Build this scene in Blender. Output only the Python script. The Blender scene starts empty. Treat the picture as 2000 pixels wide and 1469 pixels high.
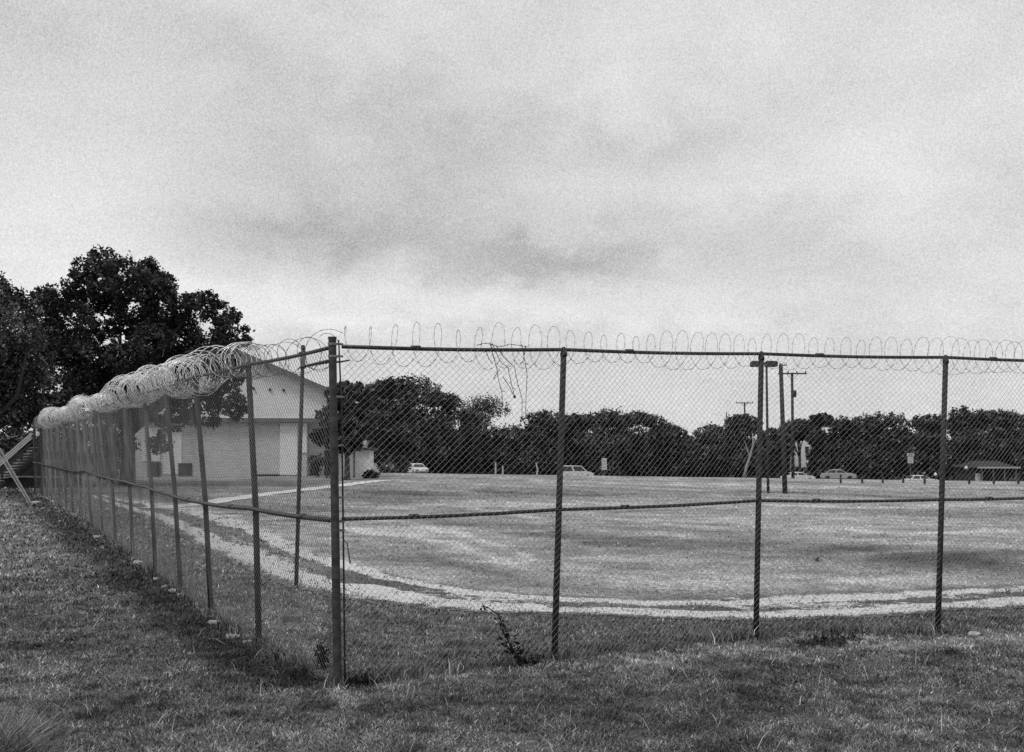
import bpy, bmesh, math, random
import numpy as np
from mathutils import Vector, Matrix
rs = np.random.RandomState(7); random.seed(7)
sc = bpy.context.scene
COL = sc.collection
EYE = 2.85; F = 2150.0; HY = 868.0

# ------------------------------------------------------------------ site geometry helpers
def P(px, py, Z): return np.array([(px-1000)/F*Z, Z, EYE+(HY-py)/F*Z])
def G(px, py):
    Z = EYE*F/(py-HY); return np.array([(px-1000)/F*Z, Z, 0.0])
def sstep(a, b, x):
    t = np.clip((x-a)/(b-a), 0, 1); return t*t*(3-2*t)
_tab = rs.rand(256, 256)
def vnoise(x, y):
    x = np.asarray(x, float); y = np.asarray(y, float)
    xi = np.floor(x).astype(int); yi = np.floor(y).astype(int)
    fx = x-xi; fy = y-yi; fx = fx*fx*(3-2*fx); fy = fy*fy*(3-2*fy)
    g = lambda i, j: _tab[i & 255, j & 255]
    return (g(xi, yi)*(1-fx)+g(xi+1, yi)*fx)*(1-fy)+(g(xi, yi+1)*(1-fx)+g(xi+1, yi+1)*fx)*fy
def fbm(x, y, o=4):
    s = 0; a = .5
    for k in range(o): s = s+a*vnoise(x*2**k+17.3*k, y*2**k+5.1*k); a *= .5
    return s/(1-.5**o)

def tz(X, Y):
    """height of the land: flat near, falling away behind the crest of the field"""
    X = np.asarray(X, float); Y = np.asarray(Y, float)
    d = Y-(107-.5*(X+12)); d = np.where(X > 38, Y-(82-.12*(X-38)), d)
    drop = -.03*np.clip(d, 0, 72)*sstep(0, 12, d)
    und = (fbm(X*.25, Y*.25, 3)-.5)*.10*sstep(0, 8, Y)*(1-sstep(60, 110, Y))
    mound = .28*np.exp(-((X-11.5)/3.5)**2-((Y-26.5)/1.6)**2)
    return drop+und+mound

L_BASE = [(660,1340),(506,1262),(414,1205),(354,1158),(305,1120),(261,1088),(226,1063),(200,1042),(177,1024),(158,1008),(143,1000),(129,993),(117,987),(102,979),(92,972),(82,966),(68,962)]
R_BASE = [(660,1340),(1082,1292),(1476,1250),(1831,1240)]
lb = np.array(L_BASE[::-1], float); rb = np.array(R_BASE+[(2300,1225)], float)
NE = np.array([(150,960),(235,990),(300,1008),(350,1032),(400,1063),(450,1087),(500,1108),(560,1132),(610,1148),(660,1160),(760,1175),(930,1190),(1090,1198),(1300,1203),(1500,1207),(1700,1203),(1850,1192),(2000,1183),(2300,1160)], float)
FE = np.array([(150,954),(240,978),(300,984),(350,988),(400,996),(450,1012),(500,1033),(560,1060),(620,1085),(700,1105),(790,1130),(900,1155),(1000,1163),(1100,1170),(1300,1173),(1500,1167),(1700,1162),(2000,1148),(2300,1125)], float)
def topx(X, Y):
    Yc = np.maximum(Y, 2.0); return 1000+F*X/Yc, HY+EYE*F/Yc
def interp(x, t): return np.interp(x, t[:, 0], t[:, 1])
def blob(x, y, cx, cy, rx, ry): return np.exp(-((x-cx)/rx)**2-((y-cy)/ry)**2)
def outside(x, y):
    yb = np.where(x < 660, interp(x, lb), interp(x, rb)); return (y > yb) | (x < 68)
def track_t(x, y):
    n = interp(x, NE); f = interp(x, FE); return (n-y)/np.maximum(n-f, 1)
SWATH = [([(660,1008),(780,1020),(880,1038),(960,1062),(1080,1100)], 6, .5), ([(640,1034),(800,1046),(900,1068),(1000,1100),(1120,1135)], 7, .55),
         ([(700,992),(860,986),(980,1000),(1120,1024)], 4.5, .45), ([(880,974),(1050,984),(1250,985)], 3.5, .4), ([(1120,1010),(1300,1018),(1500,1013)], 4, .4),
         ([(1060,1118),(1300,1136),(1520,1130)], 6, .35), ([(1540,1030),(1750,1041),(2050,1034)], 5, .4), ([(1460,985),(1700,991),(2050,984)], 4, .4),
         ([(640,1064),(800,1078),(930,1112),(1060,1140)], 9, -.24), ([(900,958),(1100,965),(1300,968)], 4, -.4), ([(690,1024),(850,1030),(960,1048)], 4, -.25),
         ([(1100,1060),(1350,1070),(1600,1060)], 10, -.18), ([(1560,1074),(1640,1070),(1760,1080)], 5, -.3), ([(640,968),(760,962),(880,975)], 9, -.3), ([(1150,1000),(1350,998),(1500,1000)], 3, -.25),
         ([(1250,946),(1600,952),(2050,953)], 2.5, .35), ([(1000,940),(1300,944),(1500,949)], 2, .3), ([(1580,1140),(1800,1128),(2050,1122)], 7, .3)]
def tone(X, Y):
    """how pale the plants growing at this spot are (0..1 reflectance)"""
    X = np.asarray(X, float); Y = np.asarray(Y, float)
    x, y = topx(X, Y)
    yb = np.where(x < 660, interp(x, lb), interp(x, rb))
    out = outside(x, y)
    n1 = fbm(X*.5, Y*.5, 4); n2 = fbm(X*2.2+40, Y*2.2, 3)
    t_out = .118*(.35+.75*n1+.55*n2)
    t_out = t_out*(1+.45*(fbm(X*1.1+5, Y*1.1, 3)-.5)*2)
    t_out = t_out*(1+.75*(1-sstep(0, 420, x))*(1-sstep(960, 1240, y)))
    # rank darker weeds along the foot of the left fence
    xb = np.interp(y, L_Y, L_X); dx = xb-x; wdt = 40+.13*(y-960)
    band = sstep(0, wdt*.45, dx)*(1-sstep(wdt*1.2, wdt*2.6, dx))*(y < 1345)
    t_out = t_out*(1-.72*band*(.4+.9*n2)).clip(.2)
    t_out = t_out*(1-.7*blob(x, y, 590, 1322, 90, 16))
    # dry cut strip along the right fence
    dy = y-yb
    strip = sstep(0, 10, dy)*(1-sstep(22, 48, dy))*(x > 640)
    t_out = t_out*(1+.55*strip*(.3+1.1*n2))
    t_out = t_out*(1+1.1*blob(x, y, 545, 1358, 45, 7))*(1-.8*blob(x, y, 695, 1335, 35, 10))*(1-.75*blob(x, y, 1610, 1262, 60, 9))
    t_in = .12*(.6+.6*n1+.3*n2)*(1-.5*blob(x, y, 1500, 1262, 140, 14))*(1+.45*(x < 640))
    # mown field with paler swaths
    sw = fbm((X*.80+Y*.6)*.42+3, (-X*.6+Y*.80)*.035, 3); sw2 = fbm((X*.35+Y*.94)*1.3, (-X*.94+Y*.35)*.08, 3)
    fld = .305*(.18+1.0*sw+.62*sw2)
    fld = fld*(.55+.95*fbm(X*1.3, Y*1.3, 4))
    for cx, cy, rx, ry, k in [(1660,1074,110,7,-.55),(1870,1104,150,14,-.5),(1760,1108,110,9,-.35),(1980,1098,90,8,-.3),(800,972,150,12,-.35),(1100,957,170,5,-.22),
                              (850,1090,130,22,-.15),(1480,962,120,4,-.3),(900,1040,130,8,.3),(1000,1115,160,9,.18),(1250,1000,250,10,.12),(760,1000,60,6,.2),
                              (1600,1140,300,10,.15),(1300,1040,180,14,.1),(850,1035,120,6,.35),(930,1060,130,6,.3),(1010,1095,160,6,.25),(800,1005,150,5,.3),(1050,985,200,5,.2),(1080,1075,130,8,-.2),(900,1000,100,4,-.2),(1250,965,300,4,-.15),(1700,985,300,6,.15),(1550,1025,300,8,.15),(350,960,160,12,-.2),(450,1040,60,9,-.3)]:
        fld = fld*(1+k*blob(x, y, cx, cy, rx, ry))
    for pts_, wd, k in SWATH:
        p_ = np.array(pts_, float); yy = np.interp(x, p_[:, 0], p_[:, 1]); m_ = sstep(p_[0, 0], p_[0, 0]+60, x)*(1-sstep(p_[-1, 0]-90, p_[-1, 0], x))
        fld = fld*(1+1.35*k*m_*np.exp(-((y-yy+(n1-.5)*8)/(wd*.8))**2)*(.35+1.3*n2)).clip(.3)
    infield = sstep(.9, 1.15, track_t(x, y))
    edge = np.exp(-((track_t(x, y)-1.12)/.12)**2)
    fld = fld*(1-.45*edge*(x > 850))
    t_in = t_in*(1-infield)+fld*infield
    r = np.where(out, t_out, t_in)
    # land behind the crest: darker tone under the trees
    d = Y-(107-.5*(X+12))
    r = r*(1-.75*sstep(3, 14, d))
    return np.clip(r, .012, .6)
L_Y = np.array([p[1] for p in L_BASE[::-1]], float); L_X = np.array([p[0] for p in L_BASE[::-1]], float)

# ------------------------------------------------------------------ object helpers
def tag(o, label=None, cat=None, group=None, kind=None):
    for k, v in (('label', label), ('category', cat), ('group', group), ('kind', kind)):
        if v: o[k] = v
    return o
def np_mesh(name, V, faces_flat, sizes, mat, parent=None, attr=None, smooth=False):
    me = bpy.data.meshes.new(name)
    V = np.asarray(V, np.float32); n = len(V)
    me.vertices.add(n); me.vertices.foreach_set('co', V.ravel())
    ff = np.asarray(faces_flat, np.int32).ravel(); sizes = np.asarray(sizes, np.int32)
    me.loops.add(len(ff)); me.loops.foreach_set('vertex_index', ff)
    me.polygons.add(len(sizes))
    st = np.zeros(len(sizes), np.int32); st[1:] = np.cumsum(sizes)[:-1]
    me.polygons.foreach_set('loop_start', st)
    me.polygons.foreach_set('loop_total', sizes)
    if smooth: me.polygons.foreach_set('use_smooth', np.ones(len(sizes), bool))
    for k, a in (attr or {}).items():
        at = me.attributes.new(k, 'FLOAT', 'POINT'); at.data.foreach_set('value', np.asarray(a, np.float32))
    me.update(calc_edges=True)
    if mat: me.materials.append(mat)
    o = bpy.data.objects.new(name, me); COL.objects.link(o)
    if parent: o.parent = parent
    return o
class MB:
    """collects shapes and links them as one mesh object"""
    def __init__(s): s.v = []; s.f = []
    def add(s, v, f):
        b = len(s.v); s.v += [tuple(p) for p in v]; s.f += [tuple(i+b for i in q) for q in f]
    def box(s, c, d, rz=0, M=None):
        hx, hy, hz = d[0]/2, d[1]/2, d[2]/2; ca, sa = math.cos(rz), math.sin(rz)
        v = []
        for z in (-hz, hz):
            for x, y in ((-hx,-hy),(hx,-hy),(hx,hy),(-hx,hy)):
                v.append((c[0]+x*ca-y*sa, c[1]+x*sa+y*ca, c[2]+z))
        s.add(v, [(0,3,2,1),(4,5,6,7),(0,1,5,4),(1,2,6,5),(2,3,7,6),(3,0,4,7)])
    def tube(s, pts, r, n=8, cap=True):
        pts = [Vector(p) for p in pts]; R = r if hasattr(r, '__len__') else [r]*len(pts)
        v = []; f = []; ref = None
        for i, p in enumerate(pts):
            t = (pts[min(i+1, len(pts)-1)]-pts[max(i-1, 0)]).normalized()
            if ref is None:
                ref = Vector((0,0,1)) if abs(t.z) < .9 else Vector((1,0,0))
            a = (ref-t*ref.dot(t)).normalized(); b = t.cross(a); ref = a
            for k in range(n):
                th = 2*math.pi*k/n; v.append(p+(a*math.cos(th)+b*math.sin(th))*R[i])
        for i in range(len(pts)-1):
            for k in range(n):
                f.append((i*n+k, i*n+(k+1)%n, (i+1)*n+(k+1)%n, (i+1)*n+k))
        if cap: f.append(tuple(range(n-1, -1, -1))); f.append(tuple(range((len(pts)-1)*n, len(pts)*n)))
        s.add(v, f)
    def prism(s, prof, w, origin, rz=0, taper=None):
        """profile (x,z) extruded along local y by +-w/2; taper: function z->scale of width"""
        ca, sa = math.cos(rz), math.sin(rz); n = len(prof); v = []
        for sg in (-1, 1):
            for x, z in prof:
                y = sg*w/2*(taper(z) if taper else 1); v.append((origin[0]+x*ca-y*sa, origin[1]+x*sa+y*ca, origin[2]+z))
        f = [tuple(range(n)), tuple(range(2*n-1, n-1, -1))]
        for i in range(n): j = (i+1)%n; f.append((i, n+i, n+j, j))
        s.add(v, f)
    def build(s, name, mat, parent=None, smooth=False, bevel=0, attr=None):
        me = bpy.data.meshes.new(name); me.from_pydata([tuple(map(float, p)) for p in s.v], [], s.f); me.update()
        bm = bmesh.new(); bm.from_mesh(me); bmesh.ops.recalc_face_normals(bm, faces=bm.faces); bm.to_mesh(me); bm.free()
        if smooth:
            for p in me.polygons: p.use_smooth = True
        me.materials.append(mat); o = bpy.data.objects.new(name, me); COL.objects.link(o)
        if parent: o.parent = parent; o.matrix_parent_inverse = parent.matrix_world.inverted()
        if bevel:
            m = o.modifiers.new('bevel', 'BEVEL'); m.width = bevel; m.segments = 2; m.limit_method = 'ANGLE'
        return o
def empty(name, loc=(0,0,0)):
    o = bpy.data.objects.new(name, None); COL.objects.link(o); o.location = tuple(map(float, loc)); o.empty_display_size = .2
    bpy.context.view_layer.update() if False else None
    o.matrix_world = Matrix.Translation(Vector(tuple(map(float, loc))))
    return o
def adopt(o, parent):
    o.parent = parent; o.matrix_parent_inverse = Matrix.Translation(-Vector(parent.location)); return o

# ------------------------------------------------------------------ materials
def nmat(name):
    m = bpy.data.materials.new(name); m.use_nodes = True; nt = m.node_tree
    return m, nt, nt.nodes['Principled BSDF']
def N(nt, t, **kw):
    n = nt.nodes.new(t)
    for k, v in kw.items():
        if k in n.inputs.keys() if isinstance(k, str) else False: n.inputs[k].default_value = v
        else: setattr(n, k, v)
    return n
def math_n(nt, op, a, b=None, clamp=False):
    n = nt.nodes.new('ShaderNodeMath'); n.operation = op; n.use_clamp = clamp
    for i, q in enumerate((a, b)):
        if q is None: continue
        if isinstance(q, (int, float)): n.inputs[i].default_value = q
        else: nt.links.new(q, n.inputs[i])
    return n.outputs[0]
def noise(nt, scale, detail=4, rough=.55, vec=None, stretch=None):
    n = nt.nodes.new('ShaderNodeTexNoise'); n.inputs['Scale'].default_value = scale; n.inputs['Detail'].default_value = detail; n.inputs['Roughness'].default_value = rough
    if vec is None:
        tc = nt.nodes.new('ShaderNodeTexCoord'); vec = tc.outputs['Object']
    if stretch:
        mp = nt.nodes.new('ShaderNodeMapping'); mp.inputs['Scale'].default_value = stretch; nt.links.new(vec, mp.inputs[0]); vec = mp.outputs[0]
    nt.links.new(vec, n.inputs['Vector']); return n.outputs['Fac']
def ramp(nt, fac, stops):
    r = nt.nodes.new('ShaderNodeValToRGB'); e = r.color_ramp.elements
    for i, (p, v) in enumerate(stops):
        el = e[i] if i < 2 else e.new(p)
        el.position = p; el.color = (v, v, v, 1)
    nt.links.new(fac, r.inputs[0]); return r.outputs[0]
def simple(name, lo, hi, scale=6, rough=.7, metal=0, bump=.0, stretch=None, detail=5, bdist=.02):
    m, nt, b = nmat(name)
    f = noise(nt, scale, detail, .6, stretch=stretch)
    nt.links.new(ramp(nt, f, [(.35, lo), (.65, hi)]), b.inputs['Base Color'])
    b.inputs['Roughness'].default_value = rough; b.inputs['Metallic'].default_value = metal
    if bump:
        bp = nt.nodes.new('ShaderNodeBump'); bp.inputs['Strength'].default_value = bump; bp.inputs['Distance'].default_value = bdist
        nt.links.new(f, bp.inputs['Height']); nt.links.new(bp.outputs[0], b.inputs['Normal'])
    return m
def attr_col(nt, name):
    a = nt.nodes.new('ShaderNodeAttribute'); a.attribute_name = name; return a.outputs['Fac']
def ground_color(nt, k=1.0):
    t = attr_col(nt, 'tone')
    f1 = noise(nt, 9, 6, .7); f2 = noise(nt, 1.6, 4, .6); f3 = noise(nt, 45, 3, .7)
    a = ramp(nt, f1, [(.32, .3), (.7, 1.65)]); b = ramp(nt, f2, [(.3, .75), (.7, 1.2)]); c = ramp(nt, f3, [(.35, .4), (.65, 1.6)])
    v = math_n(nt, 'MULTIPLY', t, a); v = math_n(nt, 'MULTIPLY', v, b); v = math_n(nt, 'MULTIPLY', v, c)
    return math_n(nt, 'MULTIPLY', v, k), f1, f3
M = {}
def build_mats():
    m, nt, b = nmat('field_ground'); v, f1, f3 = ground_color(nt)
    nt.links.new(v, b.inputs['Base Color']); b.inputs['Roughness'].default_value = .95; b.inputs['Specular IOR Level'].default_value = .1
    h = math_n(nt, 'ADD', f1, math_n(nt, 'MULTIPLY', f3, .5))
    bp = nt.nodes.new('ShaderNodeBump'); bp.inputs['Strength'].default_value = .8; bp.inputs['Distance'].default_value = .05
    nt.links.new(h, bp.inputs['Height']); nt.links.new(bp.outputs[0], b.inputs['Normal']); M['ground'] = m
    m, nt, b = nmat('caliche_track'); v, f1, f3 = ground_color(nt)
    dirt = attr_col(nt, 'dirt'); na = noise(nt, 2.6, 7, .7); nb = noise(nt, 14, 4, .6)
    s = math_n(nt, 'ADD', dirt, math_n(nt, 'MULTIPLY', math_n(nt, 'SUBTRACT', na, .5), 2.6))
    s = math_n(nt, 'ADD', s, math_n(nt, 'MULTIPLY', math_n(nt, 'SUBTRACT', nb, .5), 1.6))
    mask = ramp(nt, s, [(.26, 0), (.50, 1)])
    dc = ramp(nt, noise(nt, 7, 8, .75), [(.3, .30), (.68, .76)])
    mx = nt.nodes.new('ShaderNodeMix'); mx.data_type = 'RGBA'; nt.links.new(mask, mx.inputs[0]); nt.links.new(v, mx.inputs[6]); nt.links.new(dc, mx.inputs[7])
    nt.links.new(mx.outputs[2], b.inputs['Base Color']); b.inputs['Roughness'].default_value = .95; b.inputs['Specular IOR Level'].default_value = .1
    bp = nt.nodes.new('ShaderNodeBump'); bp.inputs['Strength'].default_value = .6; bp.inputs['Distance'].default_value = .04
    nt.links.new(f1, bp.inputs['Height']); nt.links.new(bp.outputs[0], b.inputs['Normal']); M['track'] = m
    m, nt, b = nmat('grass_blade'); t = attr_col(nt, 'tone'); nt.links.new(t, b.inputs['Base Color']); b.inputs['Roughness'].default_value = .7
    b.inputs['Specular IOR Level'].default_value = .2; M['blade'] = m
    for nm, lo, hi in (('leaf_oak', .010, .04), ('leaf_far', .012, .095), ('leaf_pale', .05, .12)):
        m, nt, b = nmat(nm); t = attr_col(nt, 'tone')
        f = noise(nt, .6, 4, .6)
        v = math_n(nt, 'MULTIPLY', ramp(nt, f, [(.35, lo), (.65, hi)]), t)
        nt.links.new(v, b.inputs['Base Color']); b.inputs['Roughness'].default_value = .6; b.inputs['Specular IOR Level'].default_value = .25
        M[nm] = m
    M['bark'] = simple('bark', .02, .07, 5, .9, stretch=(6, 6, 1))
    M['pale_bark'] = simple('pale_bark', .2, .36, 5, .9, stretch=(4, 4, 1))
    M['galv'] = simple('galvanised_wire', .16, .30, 3, .55, .25)
    M['galv_dull'] = simple('dull_galvanised_wire', .07, .16, 2, .6, .2)
    M['razor'] = simple('razor_steel', .5, 1.0, 14, .38, .5)
    M['razor_old'] = simple('weathered_razor_steel', .10, .2, 9, .5, .3)  # darker copy of the razor steel, silhouette against the sky put into its colour
    M['post'] = simple('weathered_post', .010, .05, 28, .75, .1, .3, bdist=.004)
    M['cpost'] = simple('corner_post_paint', .014, .055, 6, .6, .1, .3, stretch=(1, 1, 2.2), bdist=.004)
    M['rail'] = simple('weathered_rail', .02, .06, 30, .45, .35)
    M['band'] = simple('band_steel', .12, .3, 20, .5, .5)
    M['wood_pole'] = simple('creosote_pole', .015, .05, 8, .9, 0, .3, (8, 8, .7))
    M['grey_pole'] = simple('grey_pole', .07, .16, 8, .7, .1, 0)
    M['lamp_metal'] = simple('lamp_housing', .02, .05, 8, .6, .3)
    M['white_wall'] = simple('white_siding', .72, .86, 2.2, .7, 0, .15, (.7, .7, 5))
    M['grey_wall'] = simple('grey_siding', .42, .64, 2, .8, 0, .3, (.6, .6, 9))
    M['dark_opening'] = simple('dark_opening', .008, .02, 4, .5)
    M['trim_dark'] = simple('dark_trim', .1, .2, 5, .7)
    M['roof'] = simple('metal_roof', .45, .62, 4, .6, .2, .1, (6, 1, 1))
    M['dark_wood'] = simple('dark_wood', .012, .04, 5, .85, 0, .2, (.5, .5, 8))
    M['pale_wood'] = simple('pale_wood', .3, .5, 6, .8, 0, .2, (1, 1, 8))
    M['car_white'] = simple('pale_car_paint', .6, .75, 3, .25)
    M['car_grey'] = simple('grey_car_paint', .28, .4, 3, .25)
    M['car_dark'] = simple('dark_car_paint', .03, .05, 3, .25)
    M['glass'] = simple('car_glass', .01, .03, 3, .08)
    M['tyre'] = simple('tyre', .012, .03, 12, .9)
    M['hub'] = simple('hub', .3, .5, 12, .4, .6)
    M['conc'] = simple('concrete', .22, .46, 9, .9, 0, .5)
    M['path'] = simple('path_concrete', .5, .7, 5, .9)
    M['sign'] = simple('sign_face', .35, .7, 9, .6)
    M['twig'] = simple('dead_twig', .015, .05, 12, .9)
    M['straw'] = simple('straw', .3, .5, 12, .9)
build_mats()

# ------------------------------------------------------------------ ground, track, path
def axis(fine_a, fine_b, step, far_a, far_b, grow=1.12):
    a = list(np.arange(fine_a, fine_b+1e-6, step)); s = step
    while a[-1] < far_b: s *= grow; a.append(a[-1]+s)
    s = step
    while a[0] > far_a: s *= grow; a.insert(0, a[0]-s)
    return np.array(a)
def ground():
    xs = axis(-16, 16, .22, -2500, 2500, 1.045); ys = axis(7, 40, .22, -300, 3000, 1.04)
    X, Y = np.meshgrid(xs, ys); Z = tz(X, Y); V = np.stack([X, Y, Z], -1).reshape(-1, 3)
    ny, nx = X.shape; i = np.arange((ny-1)*nx).reshape(ny-1, nx)[:, :-1].ravel()
    Fq = np.stack([i, i+1, i+nx+1, i+nx], 1)
    o = np_mesh('ground', V, Fq, np.full(len(Fq), 4), M['ground'], attr={'tone': tone(X, Y).ravel()}, smooth=True)
    tag(o, 'rough grass and pale mown field rising to a low crest', 'ground', kind='structure')
def track():
    xs = np.arange(-34, 26, .12); ys = np.arange(17, 66, .12); X, Y = np.meshgrid(xs, ys)
    x, y = topx(X, Y); t = track_t(x, y)
    t = t+(fbm(X*.8, Y*.8, 3)-.5)*.25
    inside = np.minimum(sstep(-.16, .12, t), 1-sstep(.9, 1.14, t))
    w = 1-.5*sstep(740, 960, x)
    mid = sstep(.30, .44, t)*(1-sstep(.70, .84, t))*w*(1-.8*blob(x, 0*x, 520, 0, 60, 1)*(t<.55))
    gap = np.exp(-((t-.17)/.06)**2)*.42*sstep(760, 900, x)
    d = inside*1.10-1.25*mid-gap*(fbm(X*.7+9, Y*.7, 2))*1.2
    d = d-.75*sstep(860, 1100, x)*np.exp(-((t-.45)/.22)**2)*sstep(.42, .62, fbm(X*.9+30, Y*1.6, 4))-.3*sstep(1000, 1300, x)*sstep(.62, .9, t)*sstep(.4, .6, fbm(X*.6, Y, 3))
    d = np.where((x < 140) | (x > 2290), 0, d)
    Z = tz(X, Y)+.016
    keep = (inside > .001); ny, nx = X.shape
    i = np.arange(ny*nx).reshape(ny, nx)[:-1, :-1]
    k = keep[:-1, :-1] | keep[1:, :-1] | keep[:-1, 1:] | keep[1:, 1:]
    i = i[k & (Y[:-1, :-1] < 62)]
    Fq = np.stack([i, i+1, i+nx+1, i+nx], 1); u, inv = np.unique(Fq, return_inverse=True); Fq = inv.reshape(-1, 4)
    V = np.stack([X, Y, Z], -1).reshape(-1, 3)[u]
    o = np_mesh('dirt_track', V, Fq, np.full(len(Fq), 4), M['track'], attr={'tone': tone(X, Y).ravel()[u], 'dirt': d.ravel()[u]}, smooth=True)
    tag(o, 'pale rutted caliche track curving round inside the fence', 'track', kind='structure')
def path(pts, w, name, label):
    mb = MB()
    pts = [G(*p) for p in pts]
    out = []
    for a, b in zip(pts[:-1], pts[1:]):
        n = int(np.linalg.norm(b-a)/.8)+1
        out += [a+(b-a)*k/n for k in range(n)]
    out.append(pts[-1])
    v = []; f = []
    for i, p in enumerate(out):
        d = out[min(i+1, len(out)-1)]-out[max(i-1, 0)]; d /= np.linalg.norm(d); nrm = np.array([-d[1], d[0], 0])
        ww = w*(1+.12*math.sin(i*1.3))
        for s_ in (-1, 1):
            q = p+nrm*s_*ww/2; v.append((q[0], q[1], float(tz(q[0], q[1]))+.03))
    for i in range(len(out)-1): f.append((2*i, 2*i+1, 2*i+3, 2*i+2))
    mb.add(v, f); o = mb.build(name, M['path']); tag(o, label, 'path', kind='structure')
ground(); track()
path([(300,993),(400,984),(510,967),(640,952),(700,944),(758,938)], 1.5, 'footpath', 'thin pale path crossing the field towards the building')

# ------------------------------------------------------------------ grass
def blades(name, pts, L, Wd, tn, mat, lean=.85):
    n = len(pts); th = rs.rand(n)*6.283; ln = L*(.5+rs.rand(n)*.8)
    side = np.stack([np.cos(th), np.sin(th), 0*th], 1)*(Wd*(.6+.8*rs.rand(n)))[:, None]/2
    ph = rs.rand(n)*6.283; tl = lean*(.3+rs.rand(n))
    d = np.stack([np.cos(ph)*tl, np.sin(ph)*tl, np.ones(n)], 1); d /= np.linalg.norm(d, axis=1)[:, None]
    d2 = d+np.stack([np.cos(ph), np.sin(ph), -.6+0*ph], 1)*(.3+.6*rs.rand(n))[:, None]; d2 /= np.linalg.norm(d2, axis=1)[:, None]
    base = pts; mid = base+d*(ln*.55)[:, None]; tip = mid+d2*(ln*.5)[:, None]
    V = np.stack([base-side, base+side, mid+side*.8, mid-side*.8, tip], 1).reshape(-1, 3)
    i = np.arange(n)*5
    Fq = np.stack([i, i+1, i+2, i+3, i+3, i+2, i+4], 1)
    sz = np.tile([4, 3], n)
    return np_mesh(name, V, Fq, sz, mat, attr={'tone': np.repeat(tn, 5)})
def grass():
    P_ = []
    # (Ymin,Ymax,density,length,width)
    for (a, b, dens, L, Wd) in ((9.3,12.5,4400,.058,.0085),(12.5,16,2400,.062,.011),(16,21,1000,.07,.015),(21,30,260,.09,.026),(30,48,80,.11,.045),(48,75,22,.13,.08)):
        xmax = b*.52; n = int((b-a)*2*xmax*dens)
        Y = a+(b-a)*rs.rand(n); X = (rs.rand(n)*2-1)*xmax
        k = np.abs(X) < Y*.5; P_.append((X[k], Y[k], np.full(k.sum(), L), np.full(k.sum(), Wd)))
    X, Y, L, Wd = [np.concatenate(q) for q in zip(*P_)]
    x, y = topx(X, Y); out = outside(x, y); t = track_t(x, y)
    t2 = t+(fbm(X*.8, Y*.8, 3)-.5)*.25
    ontrack = (t2 > -.02) & (t2 < 1.0) & (x > 150)
    midg = sstep(.30, .44, t2)*(1-sstep(.70, .84, t2))*(1-.45*sstep(740, 960, x))
    nz = fbm(X*2.6+3, Y*2.6, 3)
    field = (t >= 1.0) & ~out
    keep = np.where(ontrack & ~out, rs.rand(len(X)) < .10+.22*(nz > .5)+.6*(midg*nz > .3), True)
    keep &= ~(field & (rs.rand(len(X)) < .6))
    # tufted, uneven cover
    cl = fbm(X*3.1, Y*3.1, 3); keep &= rs.rand(len(X)) < np.clip(.25+1.4*(cl-.2), .1, 1)
    X, Y, L, Wd, out, field, cl = [q[keep] for q in (X, Y, L, Wd, out, field, cl)]
    tn = tone(X, Y); n = len(X)
    cn = fbm(X*4.5+9, Y*4.5+2, 3)
    tn = tn*np.where(field, .75+.5*cn, .12+2.1*np.clip(cn-.12, 0, 1))*np.exp(rs.randn(n)*np.where(field, .2, .48))*1.3
    straw = (rs.rand(n) < .03) & ~field; tn = np.where(straw, tn*2.1+.06, tn); tn = np.clip(tn, .008, .75)
    L = L*np.where(field, .55, 1)*(.55+.9*cl)
    pts = np.stack([X, Y, tz(X, Y)-.004], 1)
    for nm, k, lb_ in (('grass', out, 'rough short grass in front of the fence and along its left side'), ('grass', ~out, 'grass inside the fence beside the pale dirt track')):
        kk = k
        o = blades(nm, pts[kk], L[kk], Wd[kk], tn[kk], M['blade']); tag(o, lb_, 'grass', kind='stuff')
    # taller stalks scattered + growth at the fence foot
    S = []
    for base, m_ in ((L_BASE[:9], 900), (R_BASE, 900)):
        g = [G(*p) for p in base]
        for a, b in zip(g[:-1], g[1:]):
            nn = int(np.linalg.norm(b-a)*230)
            u = rs.rand(nn)[:, None]; q = a+(b-a)*u+np.c_[rs.randn(nn)*.09, rs.randn(nn)*.09, np.zeros(nn)]
            kp = fbm(q[:, 0]*1.6, q[:, 1]*1.6, 3) > .47; S.append(q[kp])
    q = np.concatenate(S); nn = len(q); q[:, 2] = tz(q[:, 0], q[:, 1])
    o = blades('tall_grass', q, np.full(nn, .2), np.full(nn, .014), np.clip(tone(q[:, 0], q[:, 1])*np.exp(rs.randn(nn)*.7), .01, .6), M['blade'], .4)
    tag(o, 'uncut taller grass growing along the foot of the fence', 'grass', kind='stuff')
    n = 420; Y = 9.5+9*rs.rand(n)**1.3; X = (rs.rand(n)*2-1)*Y*.48; x, y = topx(X, Y); k = outside(x, y); X, Y = X[k], Y[k]; n = len(X)
    o = blades('dry_stalks', np.stack([X, Y, tz(X, Y)], 1), np.full(n, .26), np.full(n, .007), np.full(n, .42)*(.6+.6*rs.rand(n)), M['blade'], 1.3)
    tag(o, 'thin dry stalks scattered over the grass outside the fence', 'grass stalks', kind='stuff')
grass()

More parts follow.
